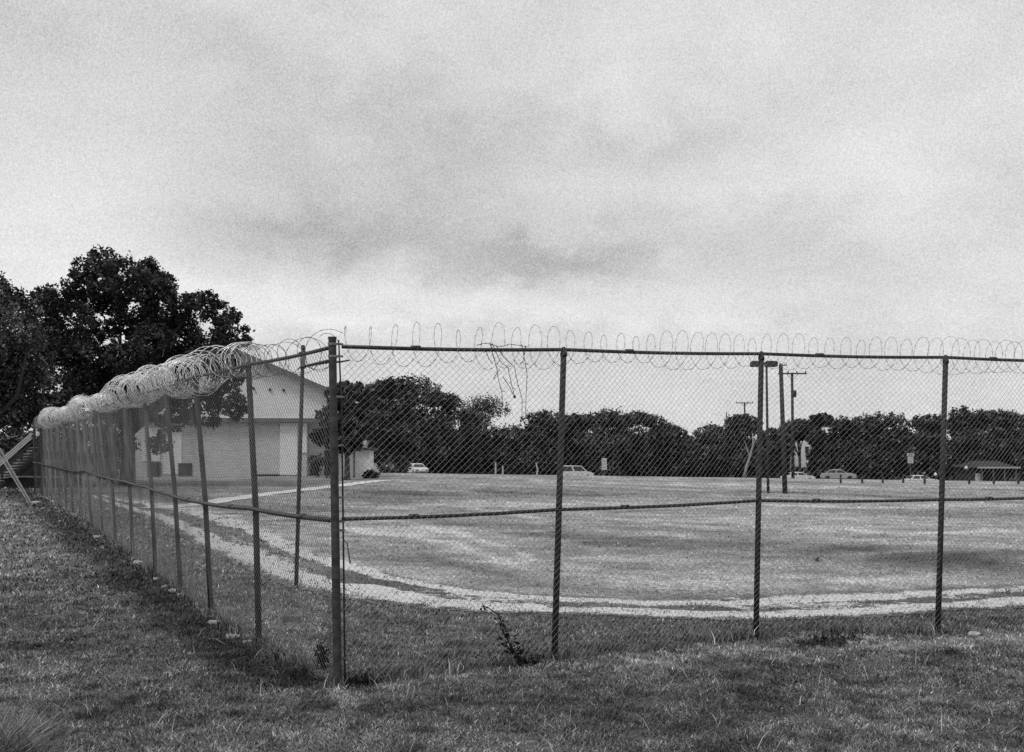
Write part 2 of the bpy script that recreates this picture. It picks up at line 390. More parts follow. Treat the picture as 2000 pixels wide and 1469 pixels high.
# ------------------------------------------------------------------ fences
def ruled(bases, tops):
    B = np.array(bases, float); T = np.array(tops, float)
    seg = np.linalg.norm(B[1:, :2]-B[:-1, :2], axis=1); S = np.concatenate([[0], np.cumsum(seg)])
    return B, T, S
def fabric(name, bases, tops, outn, parent, label=None, pitch=.086, r=.0021, mat='galv'):
    B, T, S = ruled(bases, tops); L = S[-1]; H = 4.02; outn = np.array(outn, float)
    verts = []; faces = []; nb = 0
    ang = np.array([0, 2.094, 4.189])
    for dr in (1, -1):
        for s0 in np.arange(-H if dr > 0 else 0, L if dr > 0 else L+H, pitch):
            h0 = max(0, (-s0) if dr > 0 else (s0-L)); h1 = min(H, (L-s0) if dr > 0 else s0)
            if h1-h0 < .05: continue
            sm = s0+dr*(h0+h1)/2
            n = max(2, int((h1-h0)/(.30 if sm < 22 else .8))+2)
            h = np.linspace(h0, h1, n); s = s0+dr*h
            s2 = np.clip(s+.035*np.sin(s*.9+h*1.7)+.02*np.sin(s*2.7-h*2.3), 0, L)
            h2 = h-.025*np.sin(s*2.06)**2*(h/H)+.05*np.sin(s*1.1)*(1-h/H)*.6
            fx = lambda A, j: np.interp(s2, S, A[:, j])
            b = np.stack([fx(B, 0), fx(B, 1), fx(B, 2)], 1); t = np.stack([fx(T, 0), fx(T, 1), fx(T, 2)], 1)
            u = (h2/H)[:, None]; p = b*(1-u)+t*u+np.array([0, 0, .03])*(1-u)
            off = .045+.018*np.sin(s*1.9+1)*np.sin(h*1.5)+.02*(1-h/H)**3*np.sin(s*2.9)+dr*.0022
            p = p+outn*off[:, None]
            tg = np.gradient(p, axis=0); tg /= np.linalg.norm(tg, axis=1)[:, None]
            bi = np.cross(tg, outn); rr = r*(1.15 if dr > 0 else .62)  # one strand direction thinner, its fainter shine put into the thickness
            ring = p[:, None]+rr*(np.cos(ang)[None, :, None]*outn[None, None]+np.sin(ang)[None, :, None]*bi[:, None])
            verts.append(ring.reshape(-1, 3)); i = np.arange(n-1)[:, None]*3; k = np.arange(3)[None]
            q = np.stack([i+k, i+(k+1) % 3, i+3+(k+1) % 3, i+3+k], -1).reshape(-1, 4)+nb
            faces.append(q); nb += n*3
    V = np.concatenate(verts); Fq = np.concatenate(faces)
    o = np_mesh(name, V, Fq, np.full(len(Fq), 4), M[mat]); adopt(o, parent)
    return o
def frac(b, t, u): return b+(t-b)*u
# right run
rbase = [G(*p) for p in R_BASE]; cpos = rbase[0]
rtops = [P(649, 660, 13.05), P(1101, 683, rbase[1][1]), P(1487, 691, rbase[2][1]), P(1847, 698, rbase[3][1])]
dirR = (rbase[3]-rbase[0])/3
for k in (1, 2, 3):
    rbase.append(rbase[3]+dirR*k); rtops.append(rtops[3]+dirR*k+np.array([0, 0, .03*k]))
railR = [p.copy() for p in rtops]; railR[0] = P(668, 677, 13.06)
nR = np.array([dirR[1], -dirR[0], 0.]); nR /= np.linalg.norm(nR)      # towards the viewer
fR = empty('chain_link_fence', cpos); tag(fR, 'tall chain link fence run from the corner post across the right, dark round line posts', 'fence')
for i in range(1, len(rbase)):
    m = MB(); b, t = rbase[i], rtops[i]; b = b-np.array([0, 0, .15])
    m.tube([b, frac(b, t, .5), t-np.array([0, 0, .03])], [.043, .041, .039], 14, True)
    m.tube([t-np.array([0, 0, .09]), t-np.array([0, 0, .05]), t+np.array([0, 0, .035])], [.047, .047, .02], 12)
    adopt(m.build('line_post', M['post'], smooth=True), fR)
def rail(points, r, parent, name, mat='rail', n=10):
    m = MB(); pts = []
    for a, b in zip(points[:-1], points[1:]):
        for k in range(6): u = k/6; pts.append(np.array(a)+(np.array(b)-np.array(a))*u+np.array([0, 0, -.018*math.sin(math.pi*u)]))
    pts.append(points[-1]); m.tube(pts, r, n)
    for a, b in zip(points[:-1], points[1:]):
        q = np.array(a)+(np.array(b)-np.array(a))*.31; d = (np.array(b)-np.array(a)); d /= np.linalg.norm(d)
        m.tube([q-d*.06, q+d*.06], r*1.1, n)
    return adopt(m.build(name, M[mat], smooth=True), parent)
rail(railR, .024, fR, 'top_rail')
midR = [P(668, 1014, 13.08)]+[frac(b, t, .487) for b, t in zip(rbase[1:], rtops[1:])]
rail(midR, .023, fR, 'middle_rail')
tp = [t.copy() for t in rtops]; bs = [b.copy() for b in rbase]
tp[0] = P(669, 680, 13.06); bs[0] = P(674, 1335, 13.1)
fabric('wire_mesh', bs, tp, nR, fR)
# corner post, its bands and tension bar
m = MB(); cb = cpos-np.array([0, 0, .2]); ct = rtops[0]
m.tube([cb, frac(cb, ct, .5), ct], [.052, .050, .047], 20); m.tube([ct-np.array([0,0,.01]), ct+np.array([0, 0, .012])], .052, 20)
cp = adopt(m.build('corner_post', M['cpost'], smooth=False), fR)
m = MB(); m.tube([P(674, 1338, 13.08), P(670, 1000, 13.08), P(667, 790, 13.08), P(661.5, 664, 13.08)], [.012, .011, .011, .008], 8)
adopt(m.build('tension_bar', M['rail']), fR)
for py in (672, 696, 775, 870, 972, 1018, 1036, 1190, 1285):
    u = (1340-py)/680; px = 660-11*u; c = P(px, py, 13.05); q = P(670.5-3*u+3*(1-u), py, 13.08); m = MB()
    m.tube([c-np.array([0, 0, .013]), c+np.array([0, 0, .013])], .056, 18)
    d = q-c; ang_ = math.atan2(d[1], d[0]); L_ = np.linalg.norm(d)
    m.box((c+q)/2+np.array([0, -.0, 0]), (L_+.03, .012, .026), ang_)
    m.tube([q+np.array([0, -.03, 0]), q+np.array([0, .03, 0])], .011, 6)
    adopt(m.build('tension_band', M['band']), fR)
# loose bar wired behind the corner post
m = MB(); m.tube([P(583, 719, 13.6), P(606, 713, 13.5), P(640, 706, 13.35), P(664, 707, 13.3), P(683, 703.5, 13.25)], [.006, .016, .024, .012, .009], 8)
for k in range(10):
    q = P(586+7*k, 718.5-1.5*k, 13.58-.02*k); m.tube([q+np.array([-.03, 0, -.03]), q+np.array([.03, 0, .03])], .004, 4)
adopt(m.build('loose_bar', M['rail']), fR)
# left run
lbase = [G(*p) for p in L_BASE]
def left_top(i, b):
    dpx = [0, -21, -33, -31, -24, -21, -19, -16, -13, -11, -9, -8, -6, -5, -4, -3, -2][i]
    Z = b[1]; px = L_BASE[i][0]+dpx; return np.array([(px-1000)/F*Z, Z, 3.98+(.0 if i < 2 else .03*math.sin(i*1.7))])
ltops = [P(645, 679, 13.07)]+[left_top(i, lbase[i]) for i in range(1, len(lbase))]
fL = empty('chain_link_fence', lbase[1]); tag(fL, 'long chain link fence run receding left from the corner post, its posts leaning outwards', 'fence')
dL = lbase[6]-lbase[0]; nL = np.array([-dL[1], dL[0], 0.]); nL /= np.linalg.norm(nL)
if nL[0] > 0: nL = -nL
for i in range(1, len(lbase)):
    m = MB(); b, t = lbase[i], ltops[i]; b = b-np.array([0, 0, .15])
    midp = frac(b, t, .5)-nL*.03
    m.tube([b, midp, t], [.046, .044, .041], 12); m.tube([t-np.array([0,0,.04]), t+np.array([0, 0, .04])], [.047, .02], 10)
    adopt(m.build('line_post', M['post'], smooth=True), fL)
rail(ltops, .024, fL, 'top_rail')
lm = [frac(b, t, .478)+np.array([0, 0, (.05 if i == 1 else 0)-(.12 if i > 8 else 0)]) for i, (b, t) in enumerate(zip(lbase, ltops))]; lm[0] = P(648, 1016, 13.07)
lm = [p+nL*.085 if i else p for i, p in enumerate(lm)]
rail(lm, .031, fL, 'middle_rail')
fabric('wire_mesh', lbase, ltops, nL, fL, r=.0023, mat='galv_dull')

# ------------------------------------------------------------------ razor wire
def helix(name, line, rad, pitch, z0, mat, parent=None, phase=0, hand=1, barb_to=1e9, wire=.0028, jit=.12, seg=22):
    line = np.array(line, float); sl = np.concatenate([[0], np.cumsum(np.linalg.norm(np.diff(line, axis=0), axis=1))]); L = sl[-1]
    s = 0; ctr = []; ax = []; rr_ = []; th = phase; S_ = []; TH = []
    while s < L:
        p = pitch(s); S_.append(s); TH.append(th); th += 2*math.pi/seg*hand; s += p/seg
    S_ = np.array(S_); TH = np.array(TH); turn = (np.abs(TH-phase)/(2*math.pi))
    ti = turn.astype(int); J = rs.randn(ti.max()+3, 4)*jit
    fr = turn-ti; lerp = lambda k: J[ti, k]*(1-fr)+J[ti+1, k]*fr
    c = np.stack([np.interp(S_, sl, line[:, j]) for j in range(3)], 1)
    T = np.stack([np.gradient(np.interp(S_, sl, line[:, j])) for j in range(3)], 1); 
    # smooth axis
    T = np.stack([np.interp(S_, sl, np.gradient(line[:, j], sl)) for j in range(3)], 1); T /= np.linalg.norm(T, axis=1)[:, None]
    up = np.array([0, 0, 1.]); side = np.cross(T, up); side /= np.linalg.norm(side, axis=1)[:, None]
    R = np.array([rad(q) for q in S_])*(1+lerp(0)); 
    radial = side*np.cos(TH)[:, None]+up[None]*np.sin(TH)[:, None]
    p = c+radial*R[:, None]+up*(np.array([z0(q) for q in S_])+lerp(1)*.22*R)[:, None]+side*(lerp(2)*.25*R)[:, None]
    p = p+T*(lerp(3)*.35*R*np.sin(TH))[:, None]
    tg = np.gradient(p, axis=0); tg /= np.maximum(np.linalg.norm(tg, axis=1)[:, None], 1e-9)
    bi = np.cross(tg, radial); bi /= np.linalg.norm(bi, axis=1)[:, None]; ra = np.cross(bi, tg)
    ang = np.array([0, 2.094, 4.189]); n = len(p)
    ring = p[:, None]+wire*(np.cos(ang)[None, :, None]*ra[:, None]+np.sin(ang)[None, :, None]*bi[:, None])
    V = [ring.reshape(-1, 3)]; i = np.arange(n-1)[:, None]*3; k = np.arange(3)[None]
    Fq = [np.stack([i+k, i+(k+1) % 3, i+3+(k+1) % 3, i+3+k], -1).reshape(-1, 4)]; nb = n*3
    # barbs: small flat blades clamped on the strand
    idx = np.arange(0, n, max(1, int(seg/11))); idx = idx[S_[idx] < barb_to]
    if len(idx):
        q = p[idx]; tt = tg[idx]; b2 = bi[idx]; r2 = ra[idx]; w = .019; l = .032; th_ = .002
        tilt = (rs.rand(len(idx), 1)-.5)*.8; b3 = b2+r2*tilt
        vv = np.stack([q-tt*l+b3*w, q+tt*l+b3*w*.9, q+tt*l-b3*w, q-tt*l-b3*w*.9, q+r2*th_*2, q-r2*th_*2, q-tt*.008, q+tt*.008], 1)
        # two opposed blades
        V.append(vv.reshape(-1, 3)); j = (np.arange(len(idx))*8)[:, None]+nb
        Fq.append(np.concatenate([j+np.array([[0, 6, 4, 5]]), j+np.array([[1, 4, 7, 5]]), j+np.array([[2, 7, 4, 5]]), j+np.array([[3, 4, 6, 5]])])); 
    V = np.concatenate(V); Fq = np.concatenate(Fq)
    return np_mesh(name, V, Fq, np.full(len(Fq), 4), mat)
lineR = [railR[0]]+railR[1:]
o = helix('razor_wire', lineR, lambda s: .252, lambda s: np.interp(s, [0, 2, 4, 9, 11, 20], [.31, .27, .26, .235, .20, .19]), lambda s: .03, M['razor_old'], phase=.6, wire=.0023, jit=.15, seg=26)
tag(o, 'single stretched coil of razor wire strung along the right fence top rail', 'razor wire')
lineL = ltops
Lr = lambda s: np.interp(s, [0, 1.5, 4, 6, 12, 25, 55, 60], [.22, .225, .26, .29, .28, .28, .37, .40])*(1+(.13*math.sin(s*1.05+.4) if s < 14 else .22*math.sin(s*.42+1))*min(1, s/5)+.06*math.sin(s*2.3))
zc = lambda s: np.interp(s, [0, 2.5, 5, 10, 60], [-.03, .0, .09, .14, .2])+.06*math.sin(s*.9-2)*min(1, s/6)
def pl(s):
    base = np.interp(s, [0, 2.2, 3.6, 6, 20, 60], [.46, .42, .34, .28, .30, .26]); return base*(1+.7*math.sin(s*1.35*(1 if s < 14 else .55)+.4))
rzL = empty('razor_wire', ltops[2]); tag(rzL, 'bunched bright coils of razor wire heaped along the left fence top', 'razor wire')
o = helix('coil', lineL[:3], Lr, pl, zc, M['razor_old'], phase=1., wire=.0034, jit=.07, seg=28); adopt(o, rzL)
o = helix('coil', lineL[1:], lambda s: Lr(s+3.4), lambda s: pl(s+3.4), lambda s: zc(s+3.4), M['razor'], phase=1., barb_to=24, wire=.0068, jit=.13, seg=26); adopt(o, rzL)
o = helix('coil', lineL[:2], lambda s: Lr(s)*.93, lambda s: .6, zc, M['razor_old'], phase=2.2, hand=-1, wire=.0035, jit=.08, seg=26); adopt(o, rzL)
o = helix('coil', lineL[1:], lambda s: Lr(s+4)*.9, lambda s: pl(s+5)*1.5, lambda s: zc(s+4)-.05, M['razor'], phase=2.5, hand=-1, barb_to=14, wire=.0058, jit=.22, seg=24); adopt(o, rzL)

# ------------------------------------------------------------------ trees
def leaves(lobes, n, size, tonevar=.5, tight=.19):
    """leaf clumps spread through lobes [(x,y,z,rx,ry,rz)]"""
    lobes = np.array(lobes, float); vol = (lobes[:, 3]*lobes[:, 5])**1.0; pr = vol/vol.sum()
    li = rs.choice(len(lobes), n, p=pr); lo = lobes[li]
    # sub-clumps per lobe
    K = 34; sub = rs.randn(len(lobes), K, 3); sub /= np.linalg.norm(sub, axis=2)[..., None]; sub *= (.45+.55*rs.rand(len(lobes), K, 1)**.5)
    si = rs.randint(0, K, n); ctr = sub[li, si]
    d = rs.randn(n, 3)*tight
    p = lo[:, :3]+(ctr+d)*lo[:, 3:]
    nn = rs.randn(n, 3); nn[:, 2] += .5; nn /= np.linalg.norm(nn, axis=1)[:, None]
    a = np.cross(nn, rs.randn(n, 3)); a /= np.linalg.norm(a, axis=1)[:, None]; b = np.cross(nn, a)
    s = size*(.5+rs.rand(n))[:, None]; a = a*s; b = b*s*.6
    V = np.stack([p-a, p-b*.9+a*.1, p+a, p+b+a*.1], 1).reshape(-1, 3)
    subt = np.exp(rs.randn(len(lobes), K)*.35)[li, si]
    tn = subt*np.exp(rs.randn(n)*tonevar)
    return V, np.repeat(tn, 4)
def tree(lobes, base, label, n, size, mat='leaf_far', group='trees beyond the far edge of the field', name='tree', trunk_r=.25, limbs=7, cat='tree', tonevar=.5, tight=.19):
    t = empty(name, base); tag(t, label, cat, group)
    V, tn = leaves(lobes, n, size, tonevar, tight); k = len(V)//4
    o = np_mesh('crown', V, np.arange(k*4), np.full(k, 4), M[mat], attr={'tone': tn}); adopt(o, t)
    m = MB(); lob = np.array(lobes); c = lob[:, :3].mean(0); base = np.array(base, float)
    fork = base+(c-base)*.45; fork[:2] = base[:2]+(c[:2]-base[:2])*.15
    m.tube([base-np.array([0, 0, .3]), base+np.array([0, 0, .4]), frac(base, fork, .6), fork], [trunk_r*1.5, trunk_r*1.1, trunk_r*.95, trunk_r*.85], 9)
    idx = rs.permutation(len(lob))[:limbs]
    for i in idx:
        e = lob[i, :3]+np.array([0, 0, lob[i, 5]*.3]); st = frac(base, fork, .75+.25*rs.rand()); md = frac(st, e, .5)+rs.randn(3)*.06*np.linalg.norm(e-st)
        m.tube([st, frac(st, md, .5)+rs.randn(3)*.05, md, frac(md, e, .6), e], [trunk_r*.55, trunk_r*.45, trunk_r*.33, trunk_r*.2, trunk_r*.06], 6)
    adopt(m.build('trunk', M['bark'], smooth=True), t)
    return t
# great oak behind the left fence (lobes from its real outline, given depth)
Zo = 76.0
def plobes(lst, Z, dj, dscale=1.0):
    out = []
    for (px, py, r) in lst:
        c = P(px, py, Z+rs.uniform(-dj, dj)); R = r*Z/F; out.append([*c, R, R*dscale, R*.9])
    return out
oak = [(255,705,46),(235,745,44),(185,690,34),(300,665,40),(130,690,44),(215,565,40),(370,700,44),(120,860,36),(180,862,36),(240,866,30),(90,895,34),(150,900,40),(210,900,34),(200,512,30),(165,528,27),(240,540,46),(288,538,38),(318,570,28),(150,560,30),(110,592,34),(85,580,22),(132,630,48),(95,670,50),(195,590,46),(262,600,44),
       (318,605,36),(352,600,26),(385,600,30),(410,585,20),(432,610,26),(452,622,20),(470,655,22),(235,635,28),(205,645,24),(262,655,18),(478,668,13),(415,655,45),(345,665,50),(300,690,42),(225,690,26),(160,715,50),(110,735,46),
       (440,690,32),(300,640,36),(175,655,28),(400,720,44),(345,745,50),(440,775,34),(462,800,24),(395,800,40),(330,810,38),(270,790,34),(200,760,40),(150,790,46),(220,820,40),(95,800,42),(450,730,30),(60,620,20)]
lob = plobes(oak, Zo, 4.0)
lob += [[q[0]+rs.uniform(-1, 1), q[1]+rs.uniform(2, 5), q[2], q[3]*.8, q[4], q[5]*.8] for q in lob[8:26] if rs.rand() < .45]
tree(lob, (P(250, 930, Zo)[0], Zo, 0), 'great dark oak towering behind the left fence in front of the gabled hall', 98000, .12, 'leaf_oak', None, 'oak_tree', .5, 16, tonevar=.45, tight=.145)
lt = [(22,592,30),(-5,575,36),(48,612,28),(-50,600,60),(10,650,55),(60,660,26),(-60,700,90),(20,720,55),(66,730,34),(0,780,60),(50,790,44),(-80,800,70),(30,815,24),(75,805,24),(-40,830,30)]
tree(plobes(lt, 62, 3.0), (P(-45, 965, 62)[0], 62, 0), 'dense tree cut off by the left picture edge, above the wooden stairs', 46000, .10, 'leaf_far', None, 'tree', .35, 9)
# the far row: (px centre, top y, half width px, Z, bottom y, label)
row = [
 (678, 750, 46, 88, 884, 'dark tree right beside the corner post, half hiding the white house'),
 (762, 742, 48, 116, 922, 'tall dark tree with two rounded tops behind the pale house'),
 (800, 738, 62, 150, 925, 'tallest broad tree of the far row, standing behind the white car'),
 (858, 768, 40, 156, 928, 'dark tree on the right shoulder of the tallest far tree'),
 (905, 798, 36, 161, 930, 'low tree filling the dip between the tallest tree and the feathery tree'),
 (942, 776, 50, 168, 930, 'thin feathery tree letting the sky through, left of the dead vine'),
 (1000, 832, 44, 160, 932, 'small low tree between the feathery tree and the second fence post'),
 (1062, 806, 48, 158, 932, 'rounded tree just left of the first line post of the right fence'),
 (1128, 812, 40, 160, 933, 'tree above the parked van by the first line post'),
 (1190, 802, 46, 156, 933, 'wide dark tree behind the tall pale sign'),
 (1250, 808, 44, 160, 934, 'dark tree in the middle of the far row, right of the pale sign'),
 (1302, 832, 36, 162, 935, 'lower tree sloping down to the notch in the far row'),
 (1345, 868, 34, 170, 935, 'lowest bushy tree filling the notch in the far row'),
 (1395, 832, 44, 166, 935, 'tree rising just right of the notch, with a thin mast above it'),
 (1448, 812, 36, 164, 935, 'tree below the small crossarm pole, left of the second line post'),
 (1512, 842, 34, 160, 935, 'low tree seen between the second line post and the wooden pole'),
 (1562, 824, 36, 166, 860, 'round tree at the foot of the tall crossarm pole'),
 (1602, 812, 22, 158, 936, 'narrow pointed tree right of the crossarm pole'),
 (1655, 818, 40, 160, 936, 'broad dark tree above the grey parked car'),
 (1722, 808, 54, 158, 937, 'very dark spreading tree left of the small road sign'),
 (1822, 812, 42, 156, 938, 'tree rising behind the third line post of the right fence'),
 (1892, 800, 46, 152, 940, 'tall full tree right of the third line post'),
 (1955, 803, 40, 152, 941, 'tree standing behind the porch roof at the far right'),
 (2025, 812, 50, 150, 942, 'tree cut by the right picture edge'),
]
for (px, ty, hw, Z, by, lb_) in row:
    k = Z/F; top = EYE+(HY-ty+4)*k; X0 = (px-1000)*k; gz = float(tz(X0, Z)); W = hw*k; H = top-gz
    bz = EYE+(HY-by)*k-.6 if by > 900 else EYE+(HY-by)*k
    lobes = []; cz = (top+bz)/2; hz = (top-bz)/2
    nl = 34
    for i in range(nl):
        u = rs.uniform(-.98, .98); w = math.sqrt(max(0, 1-abs(u)**2.6)); a = rs.uniform(0, 6.283); rr = math.sqrt(rs.rand())*.85*w
        R = W*rs.uniform(.34, .52)*(1 if u < .4 else .72)
        lobes.append([X0+math.cos(a)*rr*W*.98, Z+math.sin(a)*rr*W*.7, cz+u*max(.1, hz-R*.75), R, R*.9, R*.85])
    for q in (-.55, -.1, .4, .75): lobes.append([X0+q*W, Z+rs.uniform(-.3, .3)*W, top-W*(.34+.38*q*q), W*.34, W*.34, W*.34])
    lobes.append([X0, Z, cz-.2*hz, W*.8, W*.6, hz*.6])
    feath = 'feathery' in lb_
    tree(lobes, (X0, Z, gz), lb_, 15000 if feath else 23000, .16 if feath else .19, 'leaf_far', trunk_r=.22, limbs=8, name='tree')
# far woods added behind the row, a dark backdrop filling the gaps
n = 42000; X = rs.uniform(-30, 110, n); Y = rs.uniform(176, 200, n); gz = tz(X, Y); top = 1.2+5.2*fbm(X*.10, Y*.05, 4)
zz = gz+(top-gz)*rs.rand(n)**.8; pp = np.stack([X, Y, zz], 1)
keepg = ~((np.abs((X/Y*F+1000)-1575) < 34) & (zz > -1)); pp = pp[keepg]; n = len(pp)
nn = rs.randn(n, 3); nn /= np.linalg.norm(nn, axis=1)[:, None]; a = np.cross(nn, rs.randn(n, 3)); a /= np.linalg.norm(a, axis=1)[:, None]; b = np.cross(nn, a)
V = np.stack([pp-a*.5, pp-b*.35, pp+a*.5, pp+b*.35], 1).reshape(-1, 3)
o = np_mesh('far_woods', V, np.arange(n*4), np.full(n, 4), M['leaf_far'], attr={'tone': np.repeat(np.exp(rs.randn(n)*.4), 4)})
tag(o, 'low dark belt of woodland and scrub behind the row of trees', 'woods', kind='stuff')
def bush(px, py, r, Z, label, n=1500, size=.12, mat='leaf_far', flat=.7):
    c = P(px, py, Z); gz = float(tz(c[0], c[1])); R = r*Z/F; lob = []
    for i in range(7): lob.append([c[0]+rs.uniform(-.6, .6)*R, Z+rs.uniform(-.5, .5)*R, gz+R*flat*rs.uniform(.3, 1.0), R*.5, R*.5, R*.42])
    t = empty('shrub', (c[0], Z, gz)); tag(t, label, 'shrub')
    V, tn = leaves(lob, n, size); k = len(V)//4
    adopt(np_mesh('foliage', V, np.arange(k*4), np.full(k, 4), M[mat], attr={'tone': tn}), t)
    for i in range(4):
        m = MB(); e = lob[i]; m.tube([(c[0]+i*.1, Z, gz-.1), (e[0], e[1], e[2])], [.04, .015], 5); adopt(m.build('stem', M['bark']), t)
bush(20, 880, 95, 84, 'dark undergrowth behind the wooden staircase', 9000, .2, flat=1.15)
bush(636, 805, 32, 92, 'dark leafy bush against the gabled hall, left of the corner post', 3500, .16, flat=4.2)
bush(724, 921, 15, 92, 'low dark shrub at the foot of the white house', 1200, .14)
bush(757, 922, 18, 112, 'low scrubby hedge between the white house and the white car', 1200, .16, 'leaf_pale')
bush(618, 922, 22, 96, 'small shrub in front of the dark doorway of the hall', 1000, .12, flat=1.5)

# ------------------------------------------------------------------ gabled hall
def wallbox(mb, x0, x1, y0, y1, z0, z1): mb.box(((x0+x1)/2, (y0+y1)/2, (z0+z1)/2), (abs(x1-x0), abs(y1-y0), abs(z1-z0)))
def hall():
    Z = 99.0; k = Z/F; X = lambda px: (px-1000)*k; H = lambda py: EYE+(HY-py)*k
    x0, x1, xp = X(215), X(650), X(432); ze, zp, zb = H(768), H(676), H(817)
    t = empty('gabled_hall', (x1, Z, 0)); tag(t, 'large hall with white gable end and grey lower wall behind the left fence', 'building')
    D = 22
    m = MB(); prof = [(x0, zb+.0), (x1, zb), (x1, ze), (xp, zp), (x0, ze)]
    v = [(x, Z+.06, z) for x, z in prof]+[(x, Z+D, z) for x, z in prof]
    m.add(v, [(0,1,2,3,4), (9,8,7,6,5)]+[(i, 5+i, 5+(i+1)%5, (i+1)%5) for i in range(5)]); adopt(m.build('gable_wall', M['white_wall']), t)
    m = MB(); wallbox(m, x0, X(600), Z, Z+D, -.3, zb-.003); wallbox(m, X(600), x1, Z+2.2, Z+D, -.3, zb-.003); adopt(m.build('wall', M['grey_wall']), t)
    # roof slabs with eaves
    for sx, xe in ((-1, x0), (1, x1)):
        m = MB(); ov = .9; dx = xe-xp; dz = ze-zp; ex = xe+sx*ov; ez = ze+dz/dx*(sx*ov)
        th = .22
        v = []
        for y in (Z-.7, Z+D+.6): v += [(xp, y, zp+.02), (ex, y, ez+.02), (ex, y, ez+th+.02), (xp, y, zp+th+.02)]
        m.add(v, [(0,1,2,3), (7,6,5,4), (0,4,5,1), (1,5,6,2), (2,6,7,3), (3,7,4,0)]); adopt(m.build('roof', M['roof']), t)
        m = MB(); v = []
        for y in (Z-.76, Z-.703): v += [(xp, y, zp-.14), (ex, y, ez-.14), (ex, y, ez+th+.05), (xp, y, zp+th+.05)]
        m.add(v, [(0,1,2,3), (7,6,5,4), (0,4,5,1), (1,5,6,2), (2,6,7,3), (3,7,4,0)]); adopt(m.build('rake_board', M['trim_dark']), t)
    m = MB(); wallbox(m, X(300), X(650), Z-.6, Z-.02, zb-.36, zb-.02); adopt(m.build('fascia', M['trim_dark']), t)
    def panel(nm, a, b, c, d, mat, pr=.05):
        m = MB(); wallbox(m, X(a), X(b), Z-pr, Z-.003, H(d), H(c)); return adopt(m.build(nm, M[mat]), t)
    panel('door', 549, 582, 826, 927, 'white_wall', .12); panel('wall_panel', 589, 600, 826, 884, 'white_wall', .1)
    panel('wall_panel', 292, 325, 836, 900, 'white_wall'); panel('wall_panel', 331, 365, 836, 925, 'white_wall')
    panel('window', 303, 327, 902, 930, 'dark_opening', .09); panel('window', 359, 384, 904, 936-8, 'dark_opening', .09)
    panel('base_board', 495, 548, 926, 930, 'dark_opening', .1)
    m = MB(); y = Z+2.2
    wallbox(m, X(606), X(622), y-.05, y-.003, 0, H(890)); adopt(m.build('doorway', M['dark_opening']), t)
    m = MB(); wallbox(m, X(634), X(649), y-.05, y-.003, 0, H(880)); adopt(m.build('doorway', M['dark_opening']), t)
    m = MB(); wallbox(m, X(603), X(604.5), Z+.02, Z+.12, 0, zb-.37); wallbox(m, X(646), X(648), Z+.02, Z+.12, 0, zb-.37); adopt(m.build('porch_post', M['trim_dark']), t)
    for px in (499, 530, 556):
        m = MB(); c = P(px, [760, 762, 763][(499, 530, 556).index(px)], Z); m.tube([(c[0], Z-.1, c[2]), (c[0], Z+.1, c[2])], .12, 10); adopt(m.build('vent', M['dark_opening']), t)
    t.rotation_euler = (0, 0, math.radians(9.5))
hall()
def house(px0, pxc, px1, ytop, yeave, Z, name, label, depth=8, wins=(), roofmat='roof'):
    """pale house seen on its corner: front from pxc to px1, side from px0 to pxc"""
    k = Z/F; X = lambda px: (px-1000)*k; H = lambda py: EYE+(HY-py)*k; gz = float(tz(X(pxc), Z))-.1
    t = empty(name, (X(pxc), Z, gz)); tag(t, label, 'house')
    x0, x1 = X(px0), X(px1); ze, zp = H(yeave), H(ytop); xp = (x0+x1)/2
    m = MB(); prof = [(x0, gz), (x1, gz), (x1, ze), (xp, zp), (x0, ze)]
    v = [(x, Z, z) for x, z in prof]+[(x, Z+depth, z) for x, z in prof]
    m.add(v, [(0,1,2,3,4), (9,8,7,6,5)]+[(i, 5+i, 5+(i+1)%5, (i+1)%5) for i in range(5)]); adopt(m.build('wall', M['white_wall']), t)
    m = MB()
    for sx, xe in ((-1, x0), (1, x1)):
        dz = (ze-zp)/(xe-xp); ex = xe+sx*.4; ez = ze+dz*sx*.4; v = []
        for y in (Z-.4, Z+depth+.4): v += [(xp, y, zp+.01), (ex, y, ez+.01), (ex, y, ez+.16), (xp, y, zp+.16)]
        m.add(v, [(0,1,2,3), (7,6,5,4), (0,4,5,1), (1,5,6,2), (2,6,7,3), (3,7,4,0)])
    adopt(m.build('roof', M[roofmat]), t)
    for (a, b, c, d) in wins:
        m = MB(); wallbox(m, X(a), X(b), Z-.05, Z-.003, H(d), H(c)); w = adopt(m.build('window', M['dark_opening']), t)
        m = MB(); xa, xb, za, zb_ = X(a)-.06, X(b)+.06, H(d)-.06, H(c)+.06
        v = []
        for y in (Z-.08, Z-.054):
            for g_ in (0, .08): v += [(xa+g_, y, za+g_), (xb-g_, y, za+g_), (xb-g_, y, zb_-g_), (xa+g_, y, zb_-g_)]
        fc = []
        for i in range(4):
            j = (i+1) % 4; fc += [(i, j, 4+j, 4+i), (8+i, 12+i, 12+j, 8+j), (i, 8+i, 8+j, j), (4+i, 4+j, 12+j, 12+i)]
        m.add(v, fc)
        fr_ = adopt(m.build('frame', M['white_wall']), t)
    m = MB(); wallbox(m, X(pxc)-.06, X(pxc)+.06, Z-.07, Z-.004, gz, ze); adopt(m.build('corner_board', M['trim_dark']), t)
    return t
house(655, 692, 728, 824, 838, 121, 'white_house', 'taller white house glimpsed through foliage above the low white outbuilding', wins=((700,708,842,858),))
house(663, 692, 721, 877, 879.5, 94, 'white_shed', 'low white outbuilding right beside the corner post, under the dark tree', depth=3, wins=((669,671,886,890),), roofmat='dark_wood')
house(1535, 1560, 1612, 846, 862, 183, 'white_house', 'white house showing in patches between trees behind the wooden pole', wins=((1572,1580,872,884),(1592,1600,872,884)))
